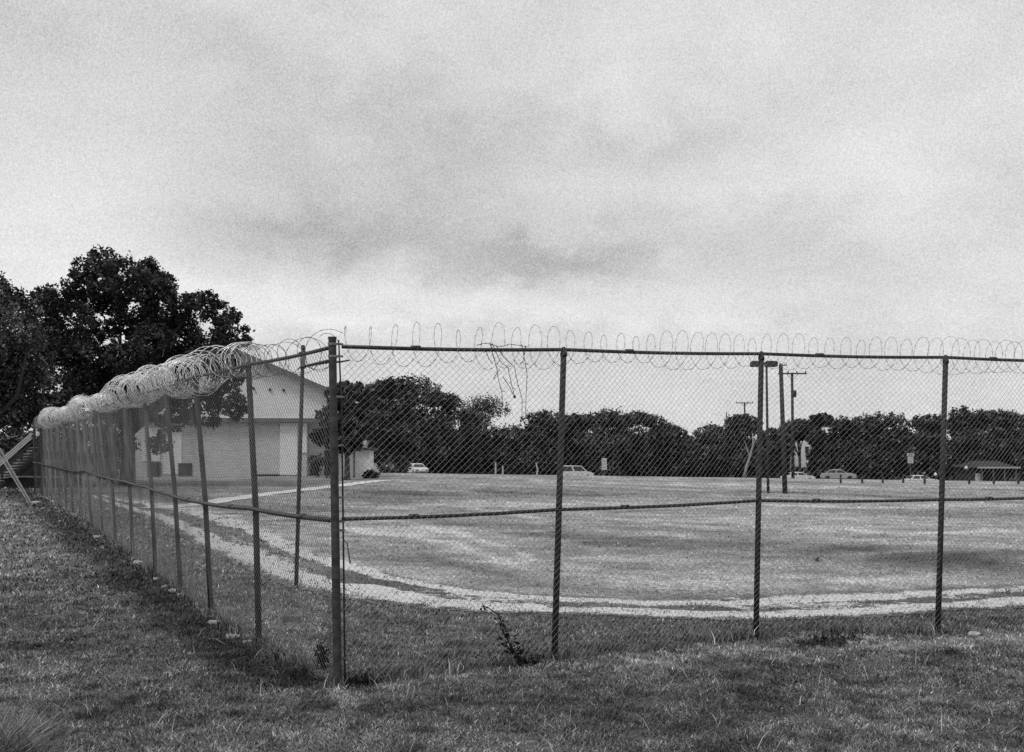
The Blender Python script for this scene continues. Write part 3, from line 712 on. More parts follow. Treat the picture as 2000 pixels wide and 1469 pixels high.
house(1452, 1468, 1482, 868, 876, 182, 'white_shed', 'small pale shed glimpsed beside the second line post', depth=4)
def porch():
    Z = 140; k = Z/F; X = lambda px: (px-1000)*k; gz = float(tz(X(1945), Z)); H = lambda py: EYE+(HY-py)*k
    t = empty('porch_house', (X(1945), Z, gz)); tag(t, 'low dark house with a pale porch roof edge at the far right', 'house')
    m = MB(); wallbox(m, X(1915), X(1984), Z+1.8, Z+8, gz-.2, H(914)); adopt(m.build('wall', M['dark_wood']), t)
    m = MB(); prof = [(X(1908), H(914)), (X(1992), H(914)), (X(1975), H(901)), (X(1925), H(901))]
    v = [(x, Z-.2, z) for x, z in prof[:2]]+[(x, Z+4, z) for x, z in prof[2:]]+[(x, Z+8.5, z) for x, z in prof[:2]]
    m.add(v, [(0,1,2,3), (3,2,5,4), (0,3,4), (1,5,2), (0,4,5,1)]); adopt(m.build('roof', M['dark_wood']), t)
    m = MB(); wallbox(m, X(1908), X(1992), Z-.26, Z-.203, H(914)-.06, H(914)+.14); adopt(m.build('fascia', M['pale_wood']), t)
    for px in (1918, 1940, 1962, 1984):
        m = MB(); wallbox(m, X(px)-.07, X(px)+.07, Z-.07, Z+.07, gz-.2, H(914)-.07); adopt(m.build('porch_post', M['grey_pole']), t)
    m = MB(); wallbox(m, X(1915), X(1922), Z+1.0, Z+1.6, gz, H(925)); adopt(m.build('step', M['grey_wall']), t)
porch()

# ------------------------------------------------------------------ staircase and deck at the far left
def stairs():
    Z = 71.0; k = Z/F; H = lambda py: EYE+(HY-py)*k; X = lambda px: (px-1000)*k
    d = empty('wooden_deck', (X(30), Z+3, 0)); tag(d, 'dark raised timber deck at the end of the left fence, under the trees', 'deck')
    m = MB(); wallbox(m, X(-80), X(104), Z+1.6, Z+5, -.2, H(886)); adopt(m.build('wall', M['dark_wood']), d)
    m = MB(); wallbox(m, X(-80), X(106), Z+1.45, Z+1.597, H(934), H(931)); adopt(m.build('ledge', M['pale_wood']), d)
    m = MB(); wallbox(m, X(-80), X(106), Z+1.45, Z+1.597, H(965)-.02, H(962)); adopt(m.build('sill', M['grey_wall']), d)
    m = MB(); wallbox(m, X(58), X(112), Z+.3, Z+5.2, H(884), H(878)); adopt(m.build('platform', M['dark_wood']), d)
    for px in (62, 84, 106):
        m = MB(); wallbox(m, X(px)-.06, X(px)+.06, Z+.32, Z+.46, H(877.9), H(838)); adopt(m.build('railing_post', M['dark_wood']), d)
    t = empty('staircase', (X(0), Z, 0)); tag(t, 'outdoor wooden staircase with pale handrail boards climbing at the left edge', 'staircase')
    a, b = np.array([X(-62), H(985)]), np.array([X(66), H(872)]); dd = (b-a)
    m = MB()
    def board(m, x0, z0, x1, z1, w, y, th):
        v = []
        for yy in (y, y+th): v += [(x0, yy, z0-w/2), (x1, yy, z1-w/2), (x1, yy, z1+w/2), (x0, yy, z0+w/2)]
        m.add(v, [(0,1,2,3), (7,6,5,4), (0,4,5,1), (1,5,6,2), (2,6,7,3), (3,7,4,0)])
    sl = .87
    for j, dy in enumerate((-5, 0, 5)):
        m = MB(); xa, xb = X(-70), X(62); zb_ = H(851+dy); board(m, xa, zb_-sl*(xb-xa), xb, zb_, .12, Z-.05, .05); adopt(m.build('handrail_board', M['pale_wood']), t)
    m = MB(); xa, xb = X(-70), X(63); zb_ = H(863); board(m, xa, zb_-sl*(xb-xa), xb, zb_, .22, Z+.02, .07); adopt(m.build('stringer', M['dark_wood']), t)
    m = MB(); board(m, xa, zb_-sl*(xb-xa), xb, zb_-.1, .22, Z+1.3, .07); adopt(m.build('stringer', M['dark_wood']), t)
    for px, py in ((62,871.5),(55,877.5),(48.5,883.5),(42,889.5),(35,895.5),(28.5,901.5),(22,907.5),(15.5,913.5),(9,919.5),(2,925.5),(-5,931.5),(-12,937.5),(-19,943.5),(-26,949.5)):
        m = MB(); m.box((X(px), Z+.70, H(py+3)), (.34, 1.1, .07)); adopt(m.build('tread', M['pale_wood']), t)
    for px in (-40, 3, 41):
        zz = H(851)-sl*(X(62)-X(px)); m = MB(); wallbox(m, X(px)-.05, X(px)+.05, Z+.002, Z+.1, zz-1.1, zz+.12); adopt(m.build('railing_post', M['dark_wood']), t)
stairs()
def guy(x0, y0, x1, y1, Z, label, two=True):
    b = P(x1, y1, Z); b[2] = float(tz(b[0], b[1])); a = P(x0, y0, Z); d = (a-b)/np.linalg.norm(a-b); e = b+d*11
    t = empty('guy_wire', b); tag(t, label, 'guy wire')
    for s_ in ((-.06, .06) if two else (0,)):
        m = MB(); o_ = np.array([s_*1.3, 0, s_*.5]); m.tube([b+d*.5+o_*.6, b+d*3.4+o_], [.026, .026], 8); adopt(m.build('guard', M['conc']), t)
        m = MB(); m.tube([b+d*.1, b+d*5+o_*.6, e+o_*.2], .012, 6); adopt(m.build('wire', M['galv']), t)
    m = MB(); m.tube([b-np.array([0, 0, .2]), b+d*.55], [.03, .02], 8); m.tube([b+d*.5-np.array([.05, 0, 0]), b+d*.6+np.array([.05, 0, 0])], .035, 8); adopt(m.build('anchor', M['band']), t)
    return e
e = guy(0, 884, 71, 1002, 45.7, 'pair of pale guy wires slanting down to the grass beside the left fence')
guy(-28, 905, 12, 1006, 44.5, 'second guy wire foot cut off by the left picture edge', False)
m = MB(); m.tube([(e[0]-.3, e[1], -.2), (e[0]-.3, e[1], e[2]+.6)], [.17, .12], 12)
t = empty('utility_pole', (e[0]-.3, e[1], 0)); tag(t, 'wooden pole holding the guy wires, beyond the left picture edge', 'utility pole'); adopt(m.build('pole', M['wood_pole'], smooth=True), t)

# ------------------------------------------------------------------ poles
def pole(pbx, pby, ptx, pty, Z, r, name, label, cat, parts, mat='wood_pole', group=None):
    b = P(pbx, pby, Z); b[2] = float(tz(b[0], Z))-.2; tp_ = P(ptx, pty, Z)
    t = empty(name, (b[0], b[1], b[2]+.2)); tag(t, label, cat, group)
    m = MB(); m.tube([b, frac(b, tp_, .5), tp_], [r*1.12, r, r*.85], 12); adopt(m.build('pole', M[mat], smooth=True), t)
    for nm, fn, mt in parts:
        m = MB(); fn(m, tp_); adopt(m.build(nm, M[mt]), t)
    return t
Zp = 63.5; kp = Zp/F
def flood(m, c, px, w):
    cx = (px-1000)*kp; z = EYE+(HY-711)*kp
    prof = [(-w/2, -.13), (-w/2+.06, -.17), (w/2-.06, -.17), (w/2, -.13), (w/2, .11), (w/2-.1, .17), (-w/2+.1, .17), (-w/2, .11)]
    m.prism(prof, .4, (cx, Zp, z))
pole(1500.5, 962, 1497, 710, Zp, .075, 'floodlight_pole', 'slim pole in the field carrying two dark floodlight heads', 'floodlight pole',
     [('crossarm', lambda m, c: m.box((c[0]-.15, c[1], c[2]), (1.5, .09, .09)), 'lamp_metal'),
      ('floodlight', lambda m, c: flood(m, c, 1474.5, .5), 'lamp_metal'), ('floodlight', lambda m, c: flood(m, c, 1506, .7), 'lamp_metal'),
      ('junction_box', lambda m, c: m.box((c[0]+.1, c[1]-.1, c[2]-4.6), (.2, .16, .3)), 'lamp_metal')])
pole(1533.5, 965, 1525, 713, Zp, .135, 'utility_pole', 'thick bare wooden pole leaning slightly in the field, right of the floodlight pole', 'utility pole',
     [('pole_cap', lambda m, c: (m.tube([c-np.array([0, 0, .02]), c+np.array([0, 0, .09])], [.12, .06], 10), m.box((c[0]+.18, c[1], c[2]-.02), (.3, .06, .06))), 'wood_pole'),
      ('insulator', lambda m, c: m.tube([c+np.array([.28, 0, -.04]), c+np.array([.28, 0, .06]), c+np.array([.28, 0, .14])], [.06, .08, .04], 8), 'sign')])
def xarm(m, c, w, h=.14): m.box((c[0], c[1]-.16, c[2]-.1), (w, .12, h)); m.tube([c+np.array([-w*.2, -.15, -.15]), c+np.array([0, -.12, -.8]), c+np.array([w*.2, -.15, -.15])], .03, 5)
def insul(m, c, w, i, n=4):
    if 1:
        x = -w/2+.12+(w-.24)*i/(n-1); q = c+np.array([x, -.16, -.03]); m.tube([q, q+np.array([0, 0, .12]), q+np.array([0, 0, .2])], [.05, .075, .03], 7)
pole(1549, 950, 1547, 728, 112, .15, 'utility_pole', 'tall pole with a wide crossarm rising above the trees right of the wooden pole', 'utility pole',
     [('crossarm', lambda m, c: xarm(m, c, 2.9), 'wood_pole'), *[('insulator', (lambda m, c, i=i: insul(m, c, 2.9, i)), 'lamp_metal') for i in range(4)],
      ('transformer', lambda m, c: m.tube([c+np.array([.28, -.1, -2.5]), c+np.array([.28, -.1, -1.8])], .15, 10), 'lamp_metal')])
pole(1458, 940, 1454, 786, 190, .16, 'utility_pole', 'distant pole with a small crossarm left of the second line post', 'utility pole',
     [('crossarm', lambda m, c: xarm(m, c, 3.0), 'wood_pole'), *[('insulator', (lambda m, c, i=i: insul(m, c, 3.0, i)), 'lamp_metal') for i in range(4)]])
for px, ty, lb_ in ((1419, 806, 'thin mast standing up from the tree right of the notch'), (1318, 832, 'short thin mast at the notch in the far trees')):
    pole(px, 940, px, ty, 190, .09, 'mast', lb_, 'mast', [('bracket', lambda m, c: m.box((c[0], c[1]-.1, c[2]-1.2), (.5, .06, .06)), 'lamp_metal'), ('cap', lambda m, c: m.tube([c, c+np.array([0, 0, .2])], [.07, .03], 6), 'lamp_metal')])
# thin post standing just inside the fence
b = G(578, 1150); tp_ = P(592, 679, b[1])
t = empty('steel_pole', b); tag(t, 'slim steel pole standing alone inside the fence, at the near edge of the track', 'pole')
m = MB(); m.tube([b-np.array([0, 0, .1]), tp_], [.042, .038], 12); adopt(m.build('shaft', M['post'], smooth=True), t)
m = MB(); m.tube([tp_-np.array([0, 0, .02]), tp_+np.array([0, 0, .05])], [.05, .03], 10); adopt(m.build('cap', M['rail']), t)
m = MB(); m.tube([tp_+np.array([0, -.03, -.15]), tp_+np.array([0, -.03, -.4])], .052, 10); adopt(m.build('collar', M['band']), t)

# ------------------------------------------------------------------ cars
def car(px, Z, rz, body, label, kind='sedan', gdrop=0):
    x = (px-1000)*Z/F; gz = float(tz(x, Z))-gdrop
    t = empty('parked_car', (x, Z, gz)); tag(t, label, 'car', 'vehicles parked beyond the field')
    O = (x, Z, gz)
    if kind == 'sedan':
        prof = [(-2.15, .35), (-2.2, .62), (-2.1, .88), (-1.5, .95), (-.75, .98), (1.0, .98), (1.7, .93), (2.15, .78), (2.2, .5), (2.1, .32), (1.75, .28), (-1.8, .28)]
        cab = [(-1.55, .955), (-1.05, 1.36), (-.5, 1.44), (.35, 1.42), (1.05, .985)]
    else:
        prof = [(-2.3, .38), (-2.35, .8), (-2.3, 1.05), (1.2, 1.08), (1.75, 1.0), (2.25, .82), (2.3, .5), (2.2, .34), (-2.2, .3)]
        cab = [(-2.28, 1.055), (-2.15, 1.78), (-1.5, 1.88), (.55, 1.84), (1.35, 1.085)]
    m = MB(); m.prism(prof, 1.76, O, rz); adopt(m.build('body', M[body], bevel=.05), t)
    zt = max(z for _, z in cab); zb_ = cab[0][1]; tp = lambda z: 1-.22*(z-zb_)/(zt-zb_)
    m = MB(); m.prism(cab, 1.66, O, rz, tp); adopt(m.build('cabin', M[body], bevel=.03), t)
    # windows a touch proud of the cabin
    zl, zh = zb_+.06, zt-.10; ca, sa = math.cos(rz), math.sin(rz)
    def pt(lx, ly, lz): return (O[0]+lx*ca-ly*sa, O[1]+lx*sa+ly*ca, O[2]+lz)
    def xon(z, front):
        pts_ = sorted(([c for c in cab[-2:]] if front else [c for c in cab[:2]]), key=lambda c: c[1]); (xa, za), (xb, zb2) = pts_
        return xa+(xb-xa)*(min(z, zb2)-za)/(zb2-za)
    for sg in (-1, 1):
        for (f0, f1) in ((.05, .47), (.53, .95)):
            m = MB(); v = []
            for off in (.004, .02):
                for z in (zl, zh):
                    xa, xb = xon(z, 0), xon(z, 1)
                    for f in (f0, f1): v.append(pt(xa+(xb-xa)*f, sg*(1.66/2*tp(z)+off), z))
            m.add(v, [(0,1,3,2), (4,6,7,5), (0,4,5,1), (2,3,7,6), (0,2,6,4), (1,5,7,3)]); adopt(m.build('side_window', M['glass']), t)
    for fr, nm in ((1, 'windscreen'), (0, 'rear_window')):
        m = MB(); v = []
        for off in (.012, .03):
            for z in (zl, zh):
                xx = xon(z, fr)+(off if fr else -off)
                for sg in (-1, 1): v.append(pt(xx, sg*(1.66/2*tp(z)-.1), z))
        m.add(v, [(0,1,3,2), (4,6,7,5), (0,4,5,1), (2,3,7,6), (0,2,6,4), (1,5,7,3)]); adopt(m.build(nm, M['glass']), t)
    for wx in (-1.35, 1.4):
        for sg in (-1, 1):
            m = MB(); m.tube([pt(wx, sg*.68, .32), pt(wx, sg*.90, .32)], .32, 16); w = adopt(m.build('wheel', M['tyre']), t)
            m = MB(); m.tube([pt(wx, sg*.89, .32), pt(wx, sg*.915, .32)], .18, 12); h = m.build('hubcap', M['hub']); h.parent = w; h.matrix_parent_inverse = w.matrix_world.inverted() if False else Matrix.Translation(-Vector(t.location))
    for sg in (-1, 1):
        m = MB(); m.box(pt(2.18, sg*.62, .68), (.1, .34, .15), rz); adopt(m.build('headlight', M['hub']), t)
    m = MB(); m.box(pt(2.19, 0, .42), (.12, 1.6, .14), rz); adopt(m.build('bumper', M['trim_dark']), t)
    return t
car(814, 137, -1.2, 'car_white', 'small white car parked at the field edge below the tallest tree', gdrop=.05)
car(1126, 150, .12, 'car_white', 'pale van with a sloping hood, right of the first line post', 'van', gdrop=.3)
car(1558, 150, .1, 'car_white', 'low pale car mostly hidden by the crest right of the wooden pole', gdrop=.3)
car(1637, 140, -.25, 'car_grey', 'grey car with bright windscreen under the broad dark tree')
car(1797, 140, .05, 'car_white', 'car seen only as a pale strip above the crest near the road sign', gdrop=.7)

# ------------------------------------------------------------------ signs, stakes, bollards
def sign(px, Z, panels, label, ybase):
    k = Z/F; x = (px-1000)*k; gz = float(tz(x, Z)); t = empty('sign', (x, Z, gz)); tag(t, label, 'sign')
    ztop = EYE+(HY-panels[0][1])*k
    m = MB(); m.tube([(x, Z, gz-.2), (x, Z, ztop)], .045, 8); adopt(m.build('sign_post', M['grey_pole']), t)
    for (w, y0, y1) in panels:
        z0, z1 = EYE+(HY-y1)*k, EYE+(HY-y0)*k; m = MB(); m.box((x, Z-.07, (z0+z1)/2), (w*k, .03, z1-z0)); s_ = adopt(m.build('sign_panel', M['sign'], bevel=.01), t)
        m = MB()
        for j in range(3): m.box((x+(j-1)*.03, Z-.09, z0+(z1-z0)*(.25+.25*j)), (w*k*.6, .008, .05))
        adopt(m.build('marking', M['grey_pole']), s_)
        s2 = COL.objects[-1] if False else None
sign(1180, 130, [(10, 895, 918)], 'tall narrow pale sign standing before the middle trees', 930)
sign(1778, 130, [(14, 885, 891), (11, 892, 905)], 'small two-panel road sign before the dark spreading tree', 935)
def stake(px, y0, y1, label, r=.05, bend=0, mat='pale_wood', nm='marker_stake', cat='stake', group=None, Z=None):
    Z = Z or (EYE*F/(y1-HY)); k = Z/F; x = (px-1000)*k; gz = float(tz(x, Z)); zt = EYE+(HY-y0)*k
    t = empty(nm, (x, Z, gz)); tag(t, label, cat, group); m = MB()
    m.tube([(x, Z, gz-.1), (x+bend*.6, Z, gz+(zt-gz)*.5), (x, Z, zt)], [r, r, r*.8], 8); adopt(m.build('shaft', M[mat]), t)
    m = MB(); m.tube([(x, Z, zt-.004), (x, Z, zt+r*.6)], [r*1.15, r*.4], 8); adopt(m.build('cap', M[mat]), t)
stake(968, 904, 931, 'taller of two pale stakes on the crest below the feathery tree', .075, Z=98)
stake(982, 911, 931, 'shorter of two pale stakes on the crest below the feathery tree', .07, Z=97)
stake(1047, 905, 932, 'bent pale stake on the crest left of the first line post', .07, .25, Z=96)
for px in (1642, 1684, 1724, 1764, 1806, 1893, 1941, 1989):
    stake(px, 928, 943.5 if px < 1800 else 946, 'short dark bollard in the row along the far right edge of the field', .085, 0, 'dark_wood', 'bollard', 'bollard', 'bollards along the far edge of the field', Z=None)
def globe(px, py, Z, label):  # small white marker post with a round top
    c = P(px, py, Z); gz = float(tz(c[0], Z)); t = empty('garden_lamp', (c[0], Z, gz)); tag(t, label, 'lamp')
    m = MB(); m.tube([(c[0], Z, gz-.1), (c[0], Z, c[2])], .04, 7); adopt(m.build('post', M['dark_wood']), t)
    m = MB(); r = .2; m.tube([c+np.array([0, 0, -r]), c+np.array([0, 0, -r*.5]), c, c+np.array([0, 0, r*.6]), c+np.array([0, 0, r*1.3])], [.08, .19, .21, .15, .03], 12); adopt(m.build('globe', M['car_white'], smooth=True), t)
globe(1887, 914, 128, 'white globe lamp on a post right of the third line post')
globe(1827, 927, 128, 'low white globe lamp left of the third line post')
# pale leaning trunk beside the second line post
Zt = 150; b = P(1452, 935, Zt); b[2] = float(tz(b[0], Zt)); t = empty('bare_tree', b); tag(t, 'pale bare leaning tree left of the second line post', 'tree')
m = MB(); m.tube([b-np.array([0,0,.2]), P(1458, 912, Zt), P(1466, 888, Zt), P(1471, 868, Zt), P(1470, 846, Zt)], [.24, .2, .15, .12, .07], 8); adopt(m.build('trunk', M['pale_bark'], smooth=True), t)
m = MB(); m.tube([P(1464, 893, Zt), P(1459, 876, Zt), P(1455, 862, Zt)], [.1, .07, .04], 6); m.tube([P(1471, 868, Zt), P(1478, 856, Zt), P(1482, 846, Zt)], [.08, .06, .03], 6); adopt(m.build('branch', M['pale_bark']), t)

# ------------------------------------------------------------------ rubble, weeds and vine at the fence
def rock(px, py, w, label, hgt=.4):
    w *= 1.2; hgt *= 1.2
    g = G(px, py); R = w*g[1]/F/2; g[2] = float(tz(g[0], g[1]))
    bm = bmesh.new(); bmesh.ops.create_icosphere(bm, subdivisions=2, radius=1)
    sd = rs.rand(3)*10
    for v in bm.verts:
        c = v.co; q = 1+.35*(vnoise(c.x*1.3+sd[0], c.y*1.3+sd[1]+c.z)-.5)
        v.co = Vector((max(-.85, min(.85, c.x*q))*R, max(-.8, min(.8, c.y*q))*R*.8, max(-.6, min(.55, c.z*q))*R*hgt*2+R*.15))
    me = bpy.data.meshes.new('concrete_chunk'); bm.to_mesh(me); bm.free(); me.materials.append(M['conc'])
    o = bpy.data.objects.new('concrete_chunk', me); COL.objects.link(o); o.location = tuple(map(float, g)); o.rotation_euler = (rs.uniform(-.15, .15), rs.uniform(-.15, .15), rs.uniform(0, 3))
    tag(o, label, 'concrete chunk', 'broken concrete at the fence foot')
sh = 'broken concrete chunk lying in the grass at the foot of the left fence'
for px, py, w in ((190,1050,18),(198,1047,10),(270,1101,20),(280,1108,12),(289,1116,12),(311,1132,22),(326,1146,20),(342,1156,24),(353,1164,14),(388,1187,26),(398,1196,16),(420,1220,26),(432,1213,14),(455,1247,26),(470,1240,20),(484,1258,22),(70,984,16),(412,1208,12)):
    rock(px, py, w, sh, .22)
rock(1903, 1243, 26, 'flat pale concrete slab lying by the fence near the right edge', .1)
rock(1740, 1254, 12, 'small pale stone at the fence foot left of the third line post', .3)
rock(1660, 1262, 14, 'pale stone in the dark weeds between the second and third line posts', .3)
rock(1245, 1297, 16, 'small pale stone at the fence foot between the first and second line posts', .3)
def on_right(px, py, off=.0):
    # point on the plane of the right fence
    d = dirR/np.linalg.norm(dirR); u = (px-1000)/F
    s_ = (u*cpos[1]-cpos[0])/(d[0]-u*d[1]); p = cpos+d*s_-nR*off; Z = p[1]
    return np.array([(px-1000)/F*Z, Z, EYE+(HY-py)/F*Z])
t = empty('dead_vine', on_right(980, 690)); tag(t, 'dead vine with dark dangling twigs caught in the top of the right fence', 'vine')
vl = [[(958,668),(962,690),(970,718),(975,740),(980,765),(982,800)],[(962,672),(976,705),(990,718),(998,745),(1004,775),(1006,778)],[(984,738),(996,755),(1005,775)],[(970,676),(985,700),(1003,716),(1010,745),(1018,780),(1019,820)],
      [(1020,672),(1024,700),(1029,730),(1027,770),(1024,820)],[(1028,676),(1022,705),(1014,712)],[(930,674),(950,670),(975,677),(1000,672),(1030,678)],[(945,680),(955,700),(963,712)],[(975,720),(968,736),(962,742)]]
for ln in vl:
    m = MB(); pts = [on_right(x_, y_, -.06)+rs.randn(3)*.006 for x_, y_ in ln]; m.tube(pts, [.005]+[.004]*(len(pts)-2)+[.003], 5)
    for a, b in zip(pts[:-1], pts[1:]):
        for q in range(3):
            c = frac(a, b, rs.rand()); dv = rs.randn(3)*.016; m.tube([c, c+dv], [.0045, .002], 4)
    adopt(m.build('twig', M['twig']), t)
m = MB(); c = on_right(1005, 775, -.06); m.tube([c+np.array([0,0,.02]), c, c-np.array([0,0,.02])], [.008, .02, .006], 6); adopt(m.build('seed_pod', M['twig']), t)
def leafy(mb, pts, n, size, spread):
    for i in range(n):
        a = rs.randint(0, len(pts)-1); c = frac(np.array(pts[a]), np.array(pts[a+1]), rs.rand())+rs.randn(3)*spread
        d = rs.randn(3); d /= np.linalg.norm(d); e = np.cross(d, rs.randn(3)); e /= np.linalg.norm(e); s_ = size*rs.uniform(.5, 1.2)
        mb.add([c, c+d*s_*.5+e*s_*.25, c+d*s_, c+d*s_*.5-e*s_*.25], [(0,1,2,3)])
t = empty('weed', on_right(1028, 1308)); tag(t, 'tall dark weed leaning left at the foot of the fence by the first line post', 'weed')
st = [on_right(x_, y_, .12) for x_, y_ in ((1030,1310),(1012,1283),(998,1262),(985,1238),(981,1220),(972,1200),(955,1188),(940,1181))]
m = MB(); m.tube(st, [.016, .013, .011, .009, .008, .007, .005, .003], 6)
for e_ in ((1040, 1275), (1008, 1255), (1046,1290)): m.tube([st[0], frac(st[0], on_right(*e_, .1), .5)+rs.randn(3)*.01, on_right(*e_, .1)], [.01, .007, .003], 5)
adopt(m.build('stem', M['twig']), t)
m = MB(); leafy(m, st[2:], 60, .06, .02); leafy(m, st[:4], 130, .08, .05); leafy(m, [st[0], on_right(1050, 1290, .1)], 60, .07, .05); adopt(m.build('leaves', M['leaf_far']), t)
t = empty('weed', on_right(635, 1290)); tag(t, 'low broad-leaved weed just left of the corner post', 'weed')
c0 = P(632, 1296, 13.9); m = MB(); sts = []
for k in range(7):
    e_ = c0+np.array([rs.uniform(-.16, .12), rs.uniform(-.1, .1), rs.uniform(.12, .3)]); sts.append(e_); m.tube([np.array([c0[0], c0[1], -.02]), e_], [.008, .004], 5)
adopt(m.build('stem', M['twig']), t); m = MB()
for e_ in sts: leafy(m, [np.array([c0[0], c0[1], .08]), e_], 14, .09, .02)
adopt(m.build('leaves', M['leaf_far']), t)
t = empty('weed', G(700, 1334)); tag(t, 'dark clump of weeds right of the corner post foot', 'weed')
m = MB(); m2 = MB()
for k in range(26):
    b = G(rs.uniform(675, 730), rs.uniform(1326, 1342)); b[2] = float(tz(b[0], b[1])); e_ = b+np.array([rs.uniform(-.06, .06), rs.uniform(-.06, .06), rs.uniform(.05, .14)]); m.tube([b, e_], [.004, .002], 4); leafy(m2, [b, e_], 16, .045, .015)
adopt(m.build('stem', M['twig']), t); adopt(m2.build('leaves', M['leaf_oak']), t)
t = empty('weed', G(1610, 1262)); tag(t, 'dark straggling weeds at the fence foot between the second and third line posts', 'weed')
m = MB(); m2 = MB()
for k in range(34):
    u = rs.rand(); b = G(1560+110*u+rs.randn()*8, 1267-10*u+rs.randn()*3); b[2] = float(tz(b[0], b[1])); e_ = b+np.array([rs.uniform(-.1, .1), rs.uniform(-.08, .08), rs.uniform(.05, .2)]); m.tube([b, e_], [.004, .002], 4); leafy(m2, [b, e_], 9, .05, .02)
rb_ = [G(1550+12*i, 1268-1.1*i) for i in range(12)]; m.tube([np.array([q[0], q[1], float(tz(q[0], q[1]))+.01]) for q in rb_], .006, 5)
adopt(m.build('stem', M['twig']), t); adopt(m2.build('leaves', M['leaf_oak']), t)
# twig bent over behind the corner post and a stump in the field
t = empty('dry_weed', G(684, 1103)); tag(t, 'thin bent dead stem rising from the track just right of the corner post', 'dead plant')
m = MB(); m.tube([P(684,1101,25.5), P(681,1080,25.5), P(678,1062,25.5), P(672,1054,25.5)], [.02,.016,.012,.008], 6); adopt(m.build('stem', M['twig']), t)
t = empty('stump', G(1597, 1100)); tag(t, 'small dark stump alone in the mown field', 'stump')
g = G(1597, 1100); g[2] = float(tz(g[0], g[1])); m = MB(); m.tube([g-np.array([0,0,.05]), g+np.array([-.02,0,.05]), g+np.array([.03,0,.1])], [.05,.04,.02], 8); adopt(m.build('stub', M['twig']), t)
# coarse tuft close to the camera, bottom left
Zc_ = 8.6; x0 = (-22-1000)*Zc_/F; t = empty('grass_tuft', (x0, Zc_, 0)); tag(t, 'tall coarse grass tuft cut off by the lower left picture corner', 'grass tuft')
n = 2600; q = np.stack([x0+rs.randn(n)*.13, Zc_+rs.randn(n)*.13, np.zeros(n)], 1)
o = blades('blades', q, np.full(n, .74), np.full(n, .009), np.clip(.2*np.exp(rs.randn(n)*.6), .02, .4), M['blade'], .35); adopt(o, t)

# ------------------------------------------------------------------ sky, sun, camera
w = bpy.data.worlds.new('World'); sc.world = w; w.use_nodes = True; nt = w.node_tree; bg = nt.nodes['Background']
SUN_EL, SUN_AZ = math.radians(56), math.radians(-135)     # high, over the viewer's left shoulder
sky = nt.nodes.new('ShaderNodeTexSky'); sky.sky_type = 'NISHITA'; sky.sun_disc = False; sky.sun_elevation = SUN_EL; sky.sun_rotation = SUN_AZ
bw = nt.nodes.new('ShaderNodeRGBToBW'); nt.links.new(sky.outputs[0], bw.inputs[0])
tc = nt.nodes.new('ShaderNodeTexCoord'); D = tc.outputs['Generated']
def vm(op, a, b=None):
    n = nt.nodes.new('ShaderNodeVectorMath'); n.operation = op
    for i, q in enumerate((a, b)):
        if q is None: continue
        if isinstance(q, tuple): n.inputs[i].default_value = q
        else: nt.links.new(q, n.inputs[i])
    return n
sep = nt.nodes.new('ShaderNodeSeparateXYZ'); nt.links.new(D, sep.inputs[0])
zz = math_n(nt, 'ADD', math_n(nt, 'MAXIMUM', sep.outputs[2], 0.0), .22)
cmb = nt.nodes.new('ShaderNodeCombineXYZ'); nt.links.new(math_n(nt, 'DIVIDE', sep.outputs[0], zz), cmb.inputs[0]); nt.links.new(math_n(nt, 'DIVIDE', sep.outputs[1], zz), cmb.inputs[1])
n1 = noise(nt, 1.3, 7, .55, cmb.outputs[0]); n2 = noise(nt, 3.4, 8, .62, cmb.outputs[0], stretch=(1, 1.3, 1))
n3 = noise(nt, 640, 2, .85, D)
n4 = noise(nt, 5.5, 9, .58, D, stretch=(1, 1, 1.7)); n5 = noise(nt, 16, 8, .6, D, stretch=(1, 1, 1.5))
warp = noise(nt, 3.0, 4, .6, D)
val = math_n(nt, 'ADD', math_n(nt, 'MULTIPLY', math_n(nt, 'SUBTRACT', n1, .5), .12), math_n(nt, 'MULTIPLY', math_n(nt, 'SUBTRACT', n2, .5), .08))
val = math_n(nt, 'ADD', val, math_n(nt, 'ADD', math_n(nt, 'MULTIPLY', math_n(nt, 'SUBTRACT', n4, .5), .24), math_n(nt, 'MULTIPLY', math_n(nt, 'SUBTRACT', n5, .5), .16)))
val = math_n(nt, 'ADD', val, math_n(nt, 'MULTIPLY', math_n(nt, 'SUBTRACT', n3, .5), .60))
def dirv(px, py):
    v = Vector(((px-1000)/F, 1, (HY-py)/F)).normalized(); return v
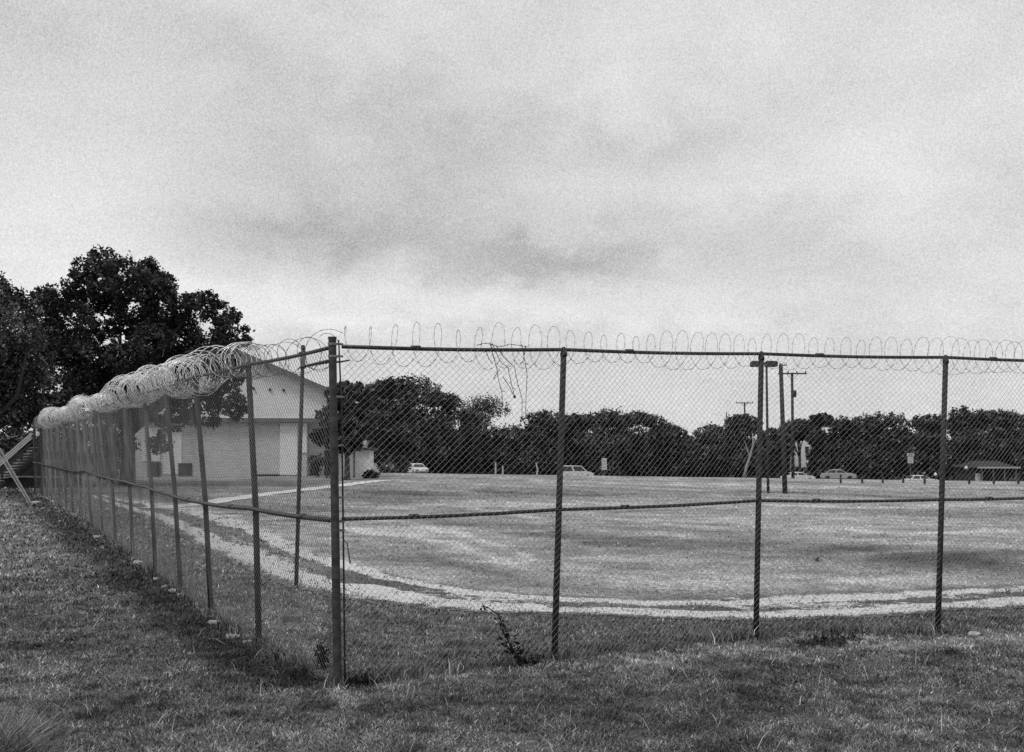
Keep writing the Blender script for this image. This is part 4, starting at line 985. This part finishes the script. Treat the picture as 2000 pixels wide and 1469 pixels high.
def skyblob(px, py, rx, ry, amp, prev):
    c = dirv(px, py); d = vm('SUBTRACT', D, (c.x, c.y, c.z))
    # warp the outline with noise
    wv = math_n(nt, 'MULTIPLY', math_n(nt, 'SUBTRACT', n4, .5), .16); wz = math_n(nt, 'MULTIPLY', math_n(nt, 'SUBTRACT', n5, .5), .10)
    cw = nt.nodes.new('ShaderNodeCombineXYZ'); nt.links.new(wv, cw.inputs[0]); nt.links.new(wz, cw.inputs[2])
    d = vm('ADD', d.outputs[0], cw.outputs[0])
    s = vm('MULTIPLY', d.outputs[0], (F/rx, F/((rx+ry)/2), F/ry)); l = vm('LENGTH', s.outputs[0])
    q = math_n(nt, 'MULTIPLY', l.outputs['Value'], l.outputs['Value']); e = math_n(nt, 'EXPONENT', math_n(nt, 'MULTIPLY', q, -1.0))
    return math_n(nt, 'ADD', prev, math_n(nt, 'MULTIPLY', e, amp))
val = math_n(nt, 'ADD', val, .635)
for a in ((40,420,330,150,.10),(680,300,330,130,-.12),(620,470,260,55,-.17),(1060,510,190,38,-.17),(820,420,260,70,-.06),(1000,600,900,45,.09),(400,610,500,60,.06),
          (1280,285,260,40,-.06),(1350,470,260,90,-.02),(1450,350,200,40,.05),(1750,300,280,120,.05),(180,60,300,110,-.05),(1700,570,420,70,-.02),(1550,120,300,90,.03),(250,540,260,60,.04)):
    val = skyblob(*a, val)
val = math_n(nt, 'MAXIMUM', val, .30)
tot = math_n(nt, 'ADD', math_n(nt, 'MULTIPLY', val, 10*.94), math_n(nt, 'MULTIPLY', bw.outputs[0], .06))
nt.links.new(tot, bg.inputs['Color']); bg.inputs['Strength'].default_value = .1
sl = bpy.data.lights.new('sun', 'SUN'); sl.energy = 1.5; sl.angle = math.radians(14); sl.color = (1, 1, 1)
so = bpy.data.objects.new('sun', sl); COL.objects.link(so)
sd = Vector((math.sin(SUN_AZ)*math.cos(SUN_EL), math.cos(SUN_AZ)*math.cos(SUN_EL), math.sin(SUN_EL)))
so.rotation_euler = (-sd).to_track_quat('-Z', 'Y').to_euler()
cam = bpy.data.cameras.new('camera'); cam.sensor_width = 36; cam.lens = 36*F/2000; cam.shift_y = (HY-734.5)/2000; cam.clip_end = 6000; cam.clip_start = .05
co = bpy.data.objects.new('camera', cam); COL.objects.link(co); co.location = (0, 0, EYE); co.rotation_euler = (math.radians(90), 0, 0); sc.camera = co
vs = sc.view_settings; vs.view_transform = 'Standard'; vs.look = 'None'; vs.gamma = 1; vs.exposure = .16
sc.cycles.sample_clamp_direct = 4; sc.cycles.sample_clamp_indirect = 2; sc.cycles.max_bounces = 5; sc.cycles.diffuse_bounces = 3; sc.cycles.use_denoising = False
